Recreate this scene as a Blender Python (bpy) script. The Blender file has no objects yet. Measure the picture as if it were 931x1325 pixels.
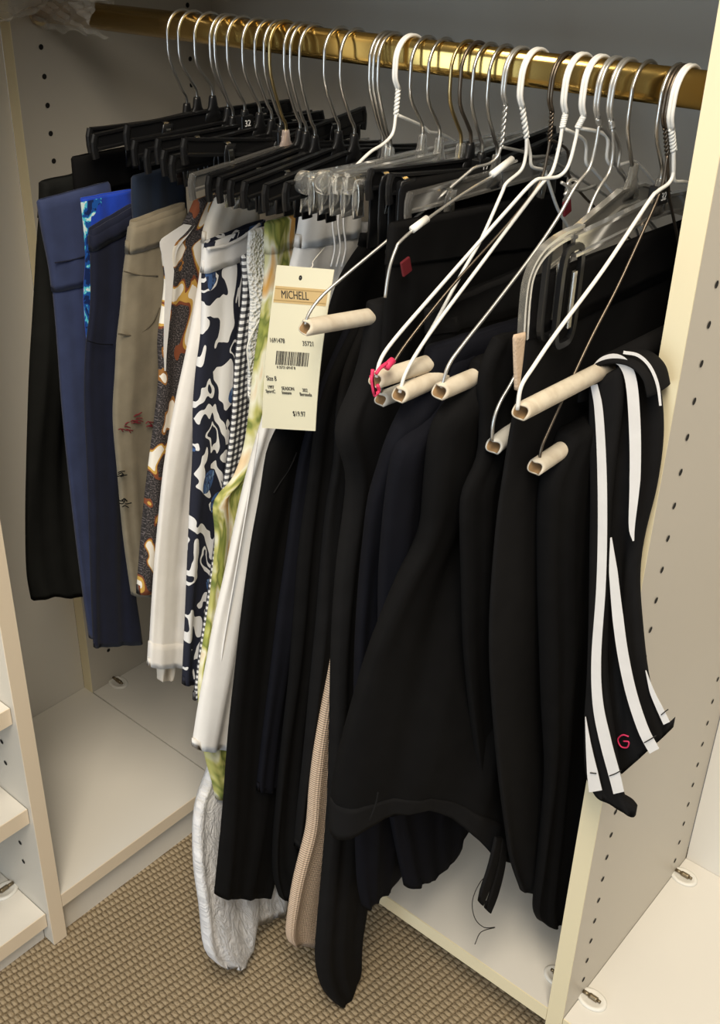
import bpy, bmesh, math, random
import numpy as np
from mathutils import Vector, Matrix

random.seed(7)
rng = np.random.RandomState(5)
S = bpy.context.scene
COL = S.collection

# ------------------------------------------------------------------ camera
CP = np.array([1.13099057, -0.74264612, 1.08206466])
CR = np.array([0.75367462, 0.65709298, 0.01426119])
CU = np.array([-0.32958567, 0.3590783, 0.87317585])
CF = np.array([-0.56863684, 0.66279076, -0.48719663])
FPX, CX, CY = 1392.6373, 437.432, 640.1177
cam = bpy.data.cameras.new('camera')
cam_o = bpy.data.objects.new('camera', cam)
COL.objects.link(cam_o)
m = Matrix.Identity(4)
for i in range(3):
    m[i][0], m[i][1], m[i][2], m[i][3] = CR[i], CU[i], -CF[i], CP[i]
cam_o.matrix_world = m
cam.sensor_fit = 'AUTO'
cam.sensor_width = 36.0
cam.lens = FPX * 36.0 / 1325.0
cam.shift_x = (465.5 - CX) / 1325.0
cam.shift_y = (CY - 662.5) / 1325.0
cam.clip_start = 0.02
S.camera = cam_o

# ------------------------------------------------------------------ world, lights, exposure
W = bpy.data.worlds.new('world')
S.world = W
W.use_nodes = True
bg = W.node_tree.nodes['Background']
bg.inputs[0].default_value = (1.0, 0.95, 0.87, 1)
bg.inputs[1].default_value = 0.13


def area(name, loc, target, size, power, color, sy=None):
    l = bpy.data.lights.new(name, 'AREA')
    l.energy = power
    l.color = color
    l.shape = 'RECTANGLE'
    l.size = size
    l.size_y = sy or size
    o = bpy.data.objects.new(name, l)
    COL.objects.link(o)
    o.location = loc
    d = Vector(target) - Vector(loc)
    o.rotation_euler = d.to_track_quat('-Z', 'Y').to_euler()
    return o


area('ceiling_light_warm', (1.25, -0.95, 2.55), (0.6, -0.1, 0.4), 0.6, 36, (1.0, 0.88, 0.70), 1.2)
area('overhead_fill', (1.9, -1.9, 2.45), (0.8, 0.0, 0.4), 1.2, 18, (1.0, 0.93, 0.82), 0.6)  # added fill from above, weaker than the warm main light
area('window_daylight', (0.85, -2.7, 0.55), (0.3, 0.0, 0.0), 1.2, 18, (0.68, 0.84, 1.0), 1.2)
S.view_settings.view_transform = 'Standard'
S.view_settings.look = 'None'
S.view_settings.gamma = 1.0
S.view_settings.use_curve_mapping = False
S.view_settings.exposure = 0.42


# ------------------------------------------------------------------ pixel -> point on a plane of the place
def ray(px, py):
    return CF + CR * (px - CX) / FPX - CU * (py - CY) / FPX


def atx(px, py, x):
    d = ray(px, py)
    return CP + d * (x - CP[0]) / d[0]


def aty(px, py, y):
    d = ray(px, py)
    return CP + d * (y - CP[1]) / d[1]


def atplane(px, py, p0, n):
    d = ray(px, py)
    return CP + d * ((np.array(p0) - CP) @ n) / (d @ n)


# ------------------------------------------------------------------ materials
MATS = {}


def new_mat(name, col, rough=0.6, metal=0.0, bump=0.0, bscale=200.0, spec=0.5, trans=0.0, ior=1.45, alpha=1.0, sheen=0.0):
    mt = bpy.data.materials.new(name)
    mt.use_nodes = True
    b = mt.node_tree.nodes['Principled BSDF']
    b.inputs['Base Color'].default_value = (*col, 1)
    b.inputs['Roughness'].default_value = rough
    b.inputs['Metallic'].default_value = metal
    b.inputs['Specular IOR Level'].default_value = spec
    b.inputs['Transmission Weight'].default_value = trans
    b.inputs['IOR'].default_value = ior
    b.inputs['Alpha'].default_value = alpha
    if sheen:
        b.inputs['Sheen Weight'].default_value = sheen
        b.inputs['Sheen Roughness'].default_value = 0.5
    if bump:
        nt = mt.node_tree
        tc = nt.nodes.new('ShaderNodeTexCoord')
        n = nt.nodes.new('ShaderNodeTexNoise')
        n.inputs['Scale'].default_value = bscale
        n.inputs['Detail'].default_value = 3
        nt.links.new(tc.outputs['Object'], n.inputs['Vector'])
        bp = nt.nodes.new('ShaderNodeBump')
        bp.inputs['Strength'].default_value = bump
        bp.inputs['Distance'].default_value = 0.002
        nt.links.new(n.outputs['Fac'], bp.inputs['Height'])
        nt.links.new(bp.outputs['Normal'], b.inputs['Normal'])
    MATS[name] = mt
    return mt


class NT:
    """small helper to write node graphs"""

    def __init__(self, mt):
        self.t = mt.node_tree
        self.b = self.t.nodes['Principled BSDF']

    def n(self, kind, **kw):
        nd = self.t.nodes.new(kind)
        for k, v in kw.items():
            if k.startswith('_'):
                setattr(nd, k[1:], v)
            else:
                nd.inputs[k].default_value = v
        return nd

    def l(self, a, b):
        self.t.links.new(a, b)

    def uv(self, sx=1.0, sy=1.0):
        u = self.n('ShaderNodeUVMap')
        mp = self.n('ShaderNodeMapping')
        mp.inputs['Scale'].default_value = (sx, sy, 1)
        self.l(u.outputs[0], mp.inputs[0])
        return mp.outputs[0]

    def ramp(self, fac, stops, interp='CONSTANT'):
        r = self.n('ShaderNodeValToRGB')
        r.color_ramp.interpolation = interp
        els = r.color_ramp.elements
        while len(els) > 1:
            els.remove(els[-1])
        els[0].position = stops[0][0]
        els[0].color = (*stops[0][1], 1)
        for p, c in stops[1:]:
            e = els.new(p)
            e.color = (*c, 1)
        self.l(fac, r.inputs[0])
        return r.outputs[0]

    def mix(self, fac, a, b):
        x = self.n('ShaderNodeMix', _data_type='RGBA')
        if isinstance(fac, float):
            x.inputs[0].default_value = fac
        else:
            self.l(fac, x.inputs[0])
        for s, v in ((6, a), (7, b)):
            if isinstance(v, tuple):
                x.inputs[s].default_value = (*v, 1)
            else:
                self.l(v, x.inputs[s])
        return x.outputs[2]

    def math(self, op, a, b=0.0, c=None):
        x = self.n('ShaderNodeMath', _operation=op)
        for i, v in enumerate((a, b) if c is None else (a, b, c)):
            if isinstance(v, (int, float)):
                x.inputs[i].default_value = v
            else:
                self.l(v, x.inputs[i])
        return x.outputs[0]

    def noise(self, vec, scale, detail=2.0, dist=0.0, rough=0.5):
        x = self.n('ShaderNodeTexNoise')
        x.inputs['Scale'].default_value = scale
        x.inputs['Detail'].default_value = detail
        x.inputs['Distortion'].default_value = dist
        x.inputs['Roughness'].default_value = rough
        self.l(vec, x.inputs['Vector'])
        return x.outputs['Fac']

    def bump(self, h, strength=0.3, dist=0.001):
        x = self.n('ShaderNodeBump')
        x.inputs['Strength'].default_value = strength
        x.inputs['Distance'].default_value = dist
        self.l(h, x.inputs['Height'])
        self.l(x.outputs[0], self.b.inputs['Normal'])

    def color(self, c):
        self.l(c, self.b.inputs['Base Color'])


# board materials
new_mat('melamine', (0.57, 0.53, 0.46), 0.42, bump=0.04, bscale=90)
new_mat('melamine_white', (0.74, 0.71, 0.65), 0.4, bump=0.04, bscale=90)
new_mat('edge_band', (0.86, 0.77, 0.53), 0.42)
new_mat('edge_band_pale', (0.80, 0.68, 0.52), 0.42)
new_mat('hole', (0.012, 0.011, 0.01), 0.9)
new_mat('cam_metal', (0.25, 0.2, 0.13), 0.35, metal=0.9)
new_mat('cam_cover', (0.8, 0.78, 0.72), 0.5)
new_mat('brass', (0.62, 0.42, 0.13), 0.2, metal=1.0)
new_mat('hook_metal', (0.62, 0.60, 0.56), 0.28, metal=1.0)
new_mat('hook_dark', (0.16, 0.13, 0.10), 0.35, metal=0.9)
new_mat('hook_gold', (0.55, 0.42, 0.2), 0.3, metal=1.0)
new_mat('wire_white', (0.83, 0.82, 0.78), 0.4)
new_mat('wire_silver', (0.66, 0.65, 0.62), 0.35, metal=0.85)
new_mat('plastic_black', (0.007, 0.007, 0.0075), 0.3)
new_mat('plastic_clear', (0.93, 0.93, 0.9), 0.12, trans=0.92, ior=1.3)
new_mat('plastic_smoke', (0.16, 0.155, 0.145), 0.18, trans=0.55, ior=1.35)
new_mat('plastic_hazy', (0.30, 0.29, 0.26), 0.22, trans=0.7, ior=1.3)
new_mat('plastic_pink', (0.85, 0.68, 0.6), 0.2, trans=0.7, ior=1.3)
new_mat('print_white', (0.85, 0.85, 0.85), 0.6)
new_mat('print_black', (0.04, 0.035, 0.03), 0.7)
new_mat('card', (0.83, 0.78, 0.58), 0.6)
new_mat('card_gold', (0.66, 0.47, 0.22), 0.5)
new_mat('card_gold_dark', (0.42, 0.28, 0.11), 0.5)
new_mat('cardboard_inside', (0.30, 0.18, 0.08), 0.9)
new_mat('tape', (0.86, 0.85, 0.80), 0.35)
new_mat('rubber_pink', (0.75, 0.04, 0.13), 0.5)
new_mat('thread_dark', (0.02, 0.018, 0.015), 0.8)
new_mat('thread_white', (0.8, 0.78, 0.72), 0.8)
new_mat('film', (0.9, 0.9, 0.88), 0.10, spec=1.0, alpha=0.30, bump=1.0, bscale=55)
new_mat('elastic_tan', (0.62, 0.47, 0.34), 0.8, bump=0.5, bscale=500)
new_mat('dark_red', (0.13, 0.006, 0.012), 0.7)
new_mat('steel_clip', (0.62, 0.60, 0.55), 0.25, metal=1.0)

# cardboard tube : mottled beige kraft
mt = new_mat('cardboard', (0.62, 0.53, 0.40), 0.75)
k = NT(mt)
tc = k.n('ShaderNodeTexCoord')
f = k.noise(tc.outputs['Object'], 60, 4, 0.4)
k.color(k.ramp(f, [(0.3, (0.55, 0.47, 0.36)), (0.55, (0.68, 0.61, 0.49)), (0.75, (0.60, 0.51, 0.39))], 'LINEAR'))
mt = new_mat('cardboard_grey', (0.55, 0.53, 0.48), 0.7)


# fabrics (UV in metres)
def fabric(name, col, rough=0.85, weave=2500.0, strength=0.25, sheen=0.1, slub=0.12, spec=0.2):
    mt = new_mat(name, col, rough, spec=spec, sheen=sheen)
    k = NT(mt)
    uv = k.uv()
    f = k.noise(uv, weave, 2)
    g = k.noise(uv, 45, 4)
    d = tuple(c * (1 - slub) for c in col)
    e = tuple(min(1, c * (1 + slub)) for c in col)
    k.color(k.ramp(g, [(0.3, d), (0.7, e)], 'LINEAR'))
    h = k.math('ADD', k.math('MULTIPLY', f, 0.5), k.math('MULTIPLY', g, 1.2))
    k.bump(h, strength, 0.0015)
    return mt


fabric('black_wool', (0.0060, 0.0058, 0.0060), 0.9, sheen=0.0, spec=0.10)
fabric('black_knit', (0.0088, 0.0085, 0.0088), 0.9, sheen=0.0, spec=0.12)
fabric('black_green', (0.0090, 0.0095, 0.0090), 0.85, sheen=0.0, spec=0.12)
fabric('navy_blue', (0.034, 0.047, 0.112), 0.8, sheen=0.1)
fabric('navy_dark', (0.0085, 0.0105, 0.0245), 0.8, sheen=0.06)
fabric('navy_black', (0.0055, 0.0058, 0.0090), 0.85, sheen=0.0, spec=0.12)
fabric('navy_ink', (0.013, 0.02, 0.036), 0.85)
fabric('bright_blue', (0.012, 0.05, 0.42), 0.7)
fabric('olive_dark', (0.085, 0.070, 0.047), 0.85)
fabric('olive', (0.195, 0.165, 0.115), 0.85)
fabric('white_cotton', (0.80, 0.765, 0.72), 0.85, strength=0.3, slub=0.03)
fabric('white_denim', (0.82, 0.80, 0.77), 0.85, strength=0.3, slub=0.03)
fabric('white_trim', (0.80, 0.78, 0.76), 0.8, slub=0.04)
fabric('cream_rib', (0.74, 0.67, 0.57), 0.9, slub=0.06)

mt = new_mat('white_crinkle', (0.80, 0.80, 0.82), 0.85, spec=0.25)
k = NT(mt)
uv = k.uv(1.0, 0.7)
f = k.noise(uv, 55, 7, 2.4, 0.62)
k.bump(f, 0.8, 0.010)

mt = new_mat('blue_print', (0.01, 0.05, 0.3), 0.7)
k = NT(mt)
f = k.noise(k.uv(1.0, 0.7), 85, 3, 0.8)
k.color(k.ramp(f, [(0.0, (0.004, 0.02, 0.11)), (0.44, (0.008, 0.09, 0.40)), (0.52, (0.10, 0.62, 0.80)), (0.58, (0.72, 0.90, 0.90))]))

# paisley : charcoal speckle, white paisleys with ochre and rust outlines
mt = new_mat('paisley_print', (0.05, 0.04, 0.04), 0.85)
k = NT(mt)
uv = k.uv(1.0, 0.55)
f = k.noise(uv, 24, 1.5, 1.1)
spk = k.ramp(k.noise(k.uv(), 700, 1), [(0.0, (0.016, 0.014, 0.014)), (0.5, (0.06, 0.05, 0.05)), (0.60, (0.13, 0.11, 0.11))])
cols = k.ramp(f, [(0.0, (0.80, 0.76, 0.68)), (0.405, (0.55, 0.33, 0.07)), (0.43, (0.20, 0.055, 0.02)), (0.45, (0.03, 0.03, 0.03)), (0.60, (0.30, 0.13, 0.03)), (0.62, (0.78, 0.72, 0.62)), (0.74, (0.35, 0.03, 0.03))])
msk = k.ramp(f, [(0.0, (1, 1, 1)), (0.45, (0, 0, 0)), (0.60, (1, 1, 1))])
k.color(k.mix(msk, spk, cols))

# navy / white floral with some mid blue
mt = new_mat('floral_navy_print', (0.02, 0.03, 0.06), 0.85)
k = NT(mt)
uv = k.uv(1.0, 0.6)
f = k.noise(uv, 34, 1.2, 0.9)
f2 = k.noise(k.uv(1.3, 0.8), 19, 1.0, 0.2)
c1 = k.ramp(f, [(0.0, (0.80, 0.79, 0.78)), (0.45, (0.010, 0.012, 0.026)), (0.60, (0.80, 0.79, 0.78)), (0.655, (0.010, 0.012, 0.026))])
blue = k.ramp(k.noise(k.uv(2.0, 0.6), 80, 3, 1.0), [(0.0, (0.05, 0.11, 0.27)), (0.5, (0.02, 0.035, 0.09)), (0.58, (0.14, 0.24, 0.42))])
mk = k.ramp(f2, [(0.0, (0, 0, 0)), (0.64, (1, 1, 1))])
k.color(k.mix(mk, c1, blue))

# gingham check
mt = new_mat('gingham', (0.5, 0.5, 0.5), 0.85)
k = NT(mt)
uvn = k.n('ShaderNodeUVMap')
sp = k.n('ShaderNodeSeparateXYZ')
k.l(uvn.outputs[0], sp.inputs[0])
a = k.math('GREATER_THAN', k.math('FRACT', k.math('MULTIPLY', sp.outputs[0], 145.0)), 0.5)
b = k.math('GREATER_THAN', k.math('FRACT', k.math('MULTIPLY', sp.outputs[1], 145.0)), 0.5)
s = k.math('MULTIPLY', k.math('ADD', a, b), 0.5)
k.color(k.ramp(s, [(0.0, (0.78, 0.77, 0.75)), (0.4, (0.10, 0.10, 0.11)), (0.8, (0.012, 0.012, 0.014))]))

# white lace / crochet
mt = new_mat('lace_white', (0.80, 0.79, 0.74), 0.9)
k = NT(mt)
v = k.n('ShaderNodeTexVoronoi')
v.inputs['Scale'].default_value = 300
k.l(k.uv(), v.inputs['Vector'])
k.bump(v.outputs['Distance'], 0.8, 0.004)
k.color(k.ramp(v.outputs['Distance'], [(0.0, (0.62, 0.60, 0.53)), (0.35, (0.82, 0.81, 0.77))], 'LINEAR'))

# leaf print : yellow-green and olive leaves on white
mt = new_mat('leaf_print', (0.5, 0.5, 0.2), 0.85)
k = NT(mt)
f = k.noise(k.uv(1.0, 0.28), 48, 2.5, 0.7)
k.color(k.ramp(f, [(0.0, (0.80, 0.79, 0.68)), (0.36, (0.42, 0.44, 0.10)), (0.45, (0.17, 0.21, 0.045)), (0.50, (0.52, 0.50, 0.16)), (0.57, (0.80, 0.78, 0.62)), (0.68, (0.70, 0.38, 0.10))], 'LINEAR'))

# tan ribbed knit
mt = new_mat('tan_rib', (0.64, 0.47, 0.34), 0.9)
k = NT(mt)
uvn = k.n('ShaderNodeUVMap')
sp = k.n('ShaderNodeSeparateXYZ')
k.l(uvn.outputs[0], sp.inputs[0])
a = k.math('SINE', k.math('MULTIPLY', sp.outputs[1], 2400.0))
b = k.math('SINE', k.math('MULTIPLY', sp.outputs[0], 2000.0))
h = k.math('ADD', a, k.math('MULTIPLY', b, 0.6))
k.bump(h, 0.6, 0.0015)
k.color(k.ramp(k.math('MULTIPLY_ADD', h, 0.25, 0.5), [(0.0, (0.62, 0.45, 0.32)), (1.0, (0.72, 0.56, 0.42))], 'LINEAR'))

# carpet : looped rows
mt = new_mat('carpet', (0.3, 0.22, 0.13), 0.95)
k = NT(mt)
tc = k.n('ShaderNodeTexCoord')
mp = k.n('ShaderNodeMapping')
mp.inputs['Rotation'].default_value = (0, 0, math.radians(8))
k.l(tc.outputs['Object'], mp.inputs[0])
sp = k.n('ShaderNodeSeparateXYZ')
k.l(mp.outputs[0], sp.inputs[0])
row = k.math('MULTIPLY', sp.outputs[0], 96.0)
par = k.math('MULTIPLY', k.math('GREATER_THAN', k.math('FRACT', k.math('MULTIPLY', row, 0.5)), 0.5), 0.5)
colm = k.math('ADD', k.math('MULTIPLY', sp.outputs[1], 150.0), par)
fa = k.math('SINE', k.math('MULTIPLY', k.math('FRACT', row), math.pi))
fb = k.math('SINE', k.math('MULTIPLY', k.math('FRACT', colm), math.pi))
loop = k.math('MULTIPLY', fa, k.math('POWER', fb, 0.7))
wob = k.noise(tc.outputs['Object'], 400, 3)
hh = k.math('ADD', loop, k.math('MULTIPLY', wob, 0.9))
k.bump(hh, 0.8, 0.004)
base = k.ramp(hh, [(0.30, (0.085, 0.06, 0.032)), (0.62, (0.26, 0.195, 0.115)), (1.0, (0.40, 0.315, 0.205))], 'LINEAR')
k.color(base)


# ------------------------------------------------------------------ object helpers
def tag(o, label=None, cat=None, group=None, kind=None):
    if label:
        o['label'] = label
    if cat:
        o['category'] = cat
    if group:
        o['group'] = group
    if kind:
        o['kind'] = kind
    return o


def link(name, me, mat, parent=None, smooth=False):
    if isinstance(mat, str):
        mat = [mat]
    for q in mat:
        me.materials.append(MATS[q])
    if smooth:
        for p in me.polygons:
            p.use_smooth = True
    o = bpy.data.objects.new(name, me)
    COL.objects.link(o)
    if parent is not None:
        o.parent = parent
        o.matrix_parent_inverse = parent.matrix_world.inverted()
    return o


def empty(name, loc=(0, 0, 0)):
    o = bpy.data.objects.new(name, None)
    o.empty_display_size = 0.02
    COL.objects.link(o)
    o.matrix_world = Matrix.Translation(Vector(loc))
    return o


def mesh(name, verts, faces, uvs=None):
    me = bpy.data.meshes.new(name)
    me.from_pydata([tuple(v) for v in verts], [], faces)
    if uvs is not None:
        ul = me.uv_layers.new(name='UVMap')
        for lp in me.loops:
            ul.data[lp.index].uv = uvs[lp.vertex_index]
    me.update()
    return me


class MB:
    def __init__(self):
        self.v = []
        self.f = []
        self.m = []

    def add(self, vs, fs, mi=0):
        o = len(self.v)
        self.v += [tuple(x) for x in vs]
        self.f += [tuple(i + o for i in q) for q in fs]
        self.m += [mi] * len(fs)
        return self

    def box(self, a, b, mi=0):
        x0, y0, z0 = a
        x1, y1, z1 = b
        vs = [(x0, y0, z0), (x1, y0, z0), (x1, y1, z0), (x0, y1, z0), (x0, y0, z1), (x1, y0, z1), (x1, y1, z1), (x0, y1, z1)]
        return self.add(vs, [(0, 3, 2, 1), (4, 5, 6, 7), (0, 1, 5, 4), (1, 2, 6, 5), (2, 3, 7, 6), (3, 0, 4, 7)], mi)

    def obox(self, c, ex, ey, ez, mi=0):
        c, ex, ey, ez = map(np.array, (c, ex, ey, ez))
        vs = [c + sx * ex + sy * ey + sz * ez for sz in (-1, 1) for sx, sy in ((-1, -1), (1, -1), (1, 1), (-1, 1))]
        return self.add(vs, [(0, 3, 2, 1), (4, 5, 6, 7), (0, 1, 5, 4), (1, 2, 6, 5), (2, 3, 7, 6), (3, 0, 4, 7)], mi)

    def tube(self, pts, r, n=8, cap=True, mi=0):
        vs, fs = sweep(pts, [(r * math.cos(2 * math.pi * i / n), r * math.sin(2 * math.pi * i / n)) for i in range(n)], cap)
        return self.add(vs, fs, mi)

    def prof(self, pts, prof, cap=True, up=None, mi=0):
        vs, fs = sweep(pts, prof, cap, up)
        return self.add(vs, fs, mi)

    def build(self, name, mat, parent=None, smooth=False, bevel=0.0):
        me = mesh(name, self.v, self.f)
        o = link(name, me, mat, parent, smooth)
        for p, i in zip(me.polygons, self.m):
            p.material_index = i
        if bevel:
            b = o.modifiers.new('bevel', 'BEVEL')
            b.width = bevel
            b.segments = 2
            b.limit_method = 'ANGLE'
        return o


def sweep(pts, prof, cap=True, up=None):
    P = [np.array(p, float) for p in pts]
    n = len(prof)
    T = []
    for i in range(len(P)):
        t = P[min(i + 1, len(P) - 1)] - P[max(i - 1, 0)]
        T.append(t / (np.linalg.norm(t) + 1e-12))
    if up is None:
        a = np.array([0, 0, 1.0]) if abs(T[0][2]) < 0.9 else np.array([1.0, 0, 0])
    else:
        a = np.array(up, float)
    u = a - T[0] * (a @ T[0])
    u /= np.linalg.norm(u)
    vs = []
    for p, t in zip(P, T):
        if up is not None:
            u = np.array(up, float)
        u = u - t * (u @ t)
        u /= np.linalg.norm(u)
        w = np.cross(t, u)
        for x, y in prof:
            vs.append(p + w * x + u * y)
    fs = []
    for i in range(len(P) - 1):
        for j in range(n):
            fs.append((i * n + j, i * n + (j + 1) % n, (i + 1) * n + (j + 1) % n, (i + 1) * n + j))
    if cap:
        fs.append(tuple(range(n))[::-1])
        fs.append(tuple((len(P) - 1) * n + j for j in range(n)))
    return vs, fs


def smooth_path(pts, per=6):
    P = [np.array(p, float) for p in pts]
    if len(P) < 3:
        return P
    Q = [2 * P[0] - P[1]] + P + [2 * P[-1] - P[-2]]
    out = []
    for i in range(1, len(Q) - 2):
        p0, p1, p2, p3 = Q[i - 1:i + 3]
        for j in range(per):
            t = j / per
            out.append(0.5 * (2 * p1 + (p2 - p0) * t + (2 * p0 - 5 * p1 + 4 * p2 - p3) * t * t + (3 * p1 - p0 - 3 * p2 + p3) * t ** 3))
    out.append(P[-1])
    return out


def resample(P, N):
    P = np.array(P, float)
    d = np.r_[0, np.cumsum(np.linalg.norm(np.diff(P, axis=0), axis=1))]
    d /= d[-1]
    v = np.linspace(0, 1, N)
    Q = np.stack([np.interp(v, d, P[:, i]) for i in range(3)], 1)
    return Q


def soften(Q, it=3):
    Q = Q.copy()
    for _ in range(it):
        Q[1:-1] = 0.25 * Q[:-2] + 0.5 * Q[1:-1] + 0.25 * Q[2:]
    return Q


# ------------------------------------------------------------------ THE SETTING
D, WX, TP = 0.3065, 0.8325, 0.019
XL, YL = 0.2824, -0.2659
ZF = -0.075


def struct(name, mb, mat, **kw):
    o = mb.build(name, mat, **kw)
    tag(o, kind='structure')
    return o


struct('floor', MB().box((-0.6, -3.2, ZF - 0.02), (3.4, 0.4, ZF)), 'carpet')
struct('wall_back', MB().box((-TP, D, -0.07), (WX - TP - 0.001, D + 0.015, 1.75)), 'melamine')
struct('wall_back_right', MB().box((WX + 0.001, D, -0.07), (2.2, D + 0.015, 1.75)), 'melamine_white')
struct('wall_left_recess', MB().box((-TP - 0.015, YL, -0.07), (-TP, -0.0005, 1.75)), 'melamine_white')
struct('wall_left', MB().box((-TP - 0.015, -1.3, -0.07), (-TP, YL - TP - 0.001, 1.75)), 'melamine_white')


def panel(name, a, b, edge, body='melamine', emat='edge_band'):
    """board with an edge band on one side: edge = '-y' or '+x'"""
    mb = MB()
    e = 0.0012
    if edge == '-y':
        mb.box((a[0], a[1] + e, a[2]), b)
        mb.box((a[0], a[1], a[2]), (b[0], a[1] + e, b[2]), 1)
    else:
        mb.box(a, (b[0] - e, b[1], b[2]))
        mb.box((b[0] - e, a[1], a[2]), (b[0], b[1], b[2]), 1)
    return mb.build(name, [body, emat])


def drill(parent, pts, axis, name='shelf_pin_hole'):
    """small drilled holes: short dark sockets set flush in the board face"""
    for c in pts:
        mb = MB()
        n = 10
        ax = np.array(axis, float)
        u = np.cross(ax, [0, 0, 1.0])
        w = np.array([0, 0, 1.0])
        vs, fs = [], []
        for rr, dd in ((0.0032, 0.00045), (0.0025, 0.00045), (0.0022, 0.0002)):
            for i in range(n):
                t = 2 * math.pi * i / n
                vs.append(np.array(c) + ax * dd + (u * math.cos(t) + w * math.sin(t)) * rr)
        for r_ in range(2):
            for i in range(n):
                fs.append((r_ * n + i, r_ * n + (i + 1) % n, (r_ + 1) * n + (i + 1) % n, (r_ + 1) * n + i))
        fs.append(tuple(range(2 * n, 3 * n)))
        mb.add(vs, fs)
        mb.build(name, 'hole', parent)


pl = panel('closet_side_panel', (-TP, 0, -0.07), (0, D, 1.75), '-y')
tag(pl, 'left side panel with pin holes that carries the end of the brass rod', 'panel')
drill(pl, [(0, 0.0379, 0.9238 - 0.032 * q) for q in range(-1, 10)] + [(0, 0.0379, 0.9238 - 0.032 * q) for q in (26, 27)] + [(0, 0.2646, 0.9238 - 0.032 * q) for q in range(-2, 4)], (1, 0, 0))
pr = panel('closet_side_panel', (WX - TP, 0, -0.07), (WX, D, 1.75), '-y')
tag(pr, 'right side panel with a tall cream front edge beside the striped trousers', 'panel')
drill(pr, [(WX, 0.0379, 0.6377 - 0.032 * q) for q in range(-7, 20)] + [(WX, 0.2646, 0.6377 - 0.032 * q) for q in range(10, 20)], (1, 0, 0))
pd = panel('closet_divider_panel', (-TP, YL - TP, -0.073), (XL, YL, 1.75), '+x', emat='edge_band_pale')
tag(pd, 'divider panel between the hanging corner and the open shelves at left', 'panel')
drill(pd, [(XL - 0.04, YL - TP, z) for z in (0.27, 0.238, 0.206, 0.11, 0.078, 0.046)], (0, -1, 0))

b1 = MB().box((0.0005, 0.0016, -0.02), (WX - TP - 0.0005, D - 0.0005, 0.0)).box((XL + 0.0003, 0.0002, -0.02), (WX - TP - 0.0005, 0.0016, 0.0), 1).build('base_shelf', ['melamine_white', 'edge_band'])
tag(b1, 'white base shelf under the hanging trousers between the two side panels', 'shelf')
b2 = panel('base_shelf', (-TP + 0.0005, YL + 0.0005, -0.02), (XL, -0.0004, 0.0), '+x', 'melamine_white', 'edge_band_pale')
tag(b2, 'white base shelf of the left recess with a pale front edge above the carpet', 'shelf')
kb = struct('baseboard_left', MB().box((XL - 0.03, YL + 0.001, ZF), (XL - 0.012, -0.001, -0.0205)), 'melamine_white')
kr = struct('baseboard_right', MB().box((XL - 0.011, 0.06, ZF), (WX - TP - 0.001, 0.075, -0.0205)), 'melamine_white')
b3 = panel('base_shelf', (WX + 0.0005, 0.0008, -0.02), (2.0, D - 0.0005, 0.0), '-y', 'melamine_white')
tag(b3, 'white base shelf of the empty bay to the right of the right panel', 'shelf')
struct('baseboard_front', MB().box((WX + 0.001, 0.03, ZF), (2.0, 0.045, -0.0205)), 'melamine_white')
for zt, lb in ((0.305, 'upper open shelf left of the divider panel'), (0.155, 'middle open shelf left of the divider panel'), (-0.022, 'lowest open shelf left of the divider panel with a metal fastener')):
    sh = panel('open_shelf', (-TP + 0.0005, -1.2, zt - 0.022), (XL - 0.008, YL - TP - 0.0008, zt), '+x', 'melamine_white', 'edge_band_pale')
    tag(sh, lb, 'shelf', 'open shelves at the left edge')
struct('baseboard_shelves', MB().box((XL - 0.035, -1.2, ZF), (XL - 0.02, YL - TP - 0.001, -0.0445)), 'melamine_white')
struct('trim_top_shelf', MB().box((0.001, 0.003, 1.055), (WX - TP - 0.001, D - 0.001, 1.075)), 'melamine')
struct('trim_top_shelf_left', MB().box((-TP + 0.001, YL + 0.001, 1.13), (XL - 0.003, -0.001, 1.15)), 'melamine')


def fastener(loc, label, ax=(1, 0, 0), bright=True):
    """half-round cover with a cam bolt lying on the shelf at the foot of a panel"""
    loc = np.array(loc)
    ax = np.array(ax, float)
    sd = np.array([-ax[1], ax[0], 0])
    root = empty('shelf_fastener', loc)
    tag(root, label, 'fastener')
    vs, fs, n = [], [], 24
    for rr, zz in ((0.0165, 0.0004), (0.0165, 0.0022), (0.013, 0.0034), (0.0115, 0.0022), (0.0, 0.0022)):
        for i in range(n):
            t = 2 * math.pi * i / n
            vs.append(loc + ax * (0.012 + rr * 1.05 * math.cos(t)) + sd * rr * 0.8 * math.sin(t) + np.array([0, 0, zz]))
    for r_ in range(4):
        for i in range(n):
            fs.append((r_ * n + i, r_ * n + (i + 1) % n, (r_ + 1) * n + (i + 1) % n, (r_ + 1) * n + i))
    MB().add(vs, fs).build('cover', 'cam_cover', root, True)
    z = np.array([0, 0, 0.0052])
    MB().tube([loc + z, loc + ax * 0.008 + z], 0.0022, 10).tube([loc + ax * 0.008 + z, loc + ax * 0.010 + z, loc + ax * 0.016 + z, loc + ax * 0.018 + z], 0.0031, 10).tube([loc + ax * 0.018 + z, loc + ax * 0.022 + z], 0.0018, 10).build('bolt', 'cam_metal', root, True)
    return root


fastener((WX + 0.0005, 0.275, 0.0), 'metal bolt fastener at the rear foot of the right panel')
fastener((WX + 0.0005, 0.043, 0.0), 'metal bolt fastener at the front foot of the right panel')
fastener((0.0005, 0.041, 0.0), 'small bolt fastener at the foot of the left side panel')
fastener((XL - 0.075, YL - TP - 0.0012, -0.022), 'bright bolt fastener on the lowest open shelf', (0, -1, 0))
fastener((WX - TP - 0.0005, 0.043, 0.0), 'pale bolt fastener inside the right panel, half hidden by its edge', (-1, 0, 0))

# ------------------------------------------------------------------ brass rod
RY, RZ = 0.038, 0.9640


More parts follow.
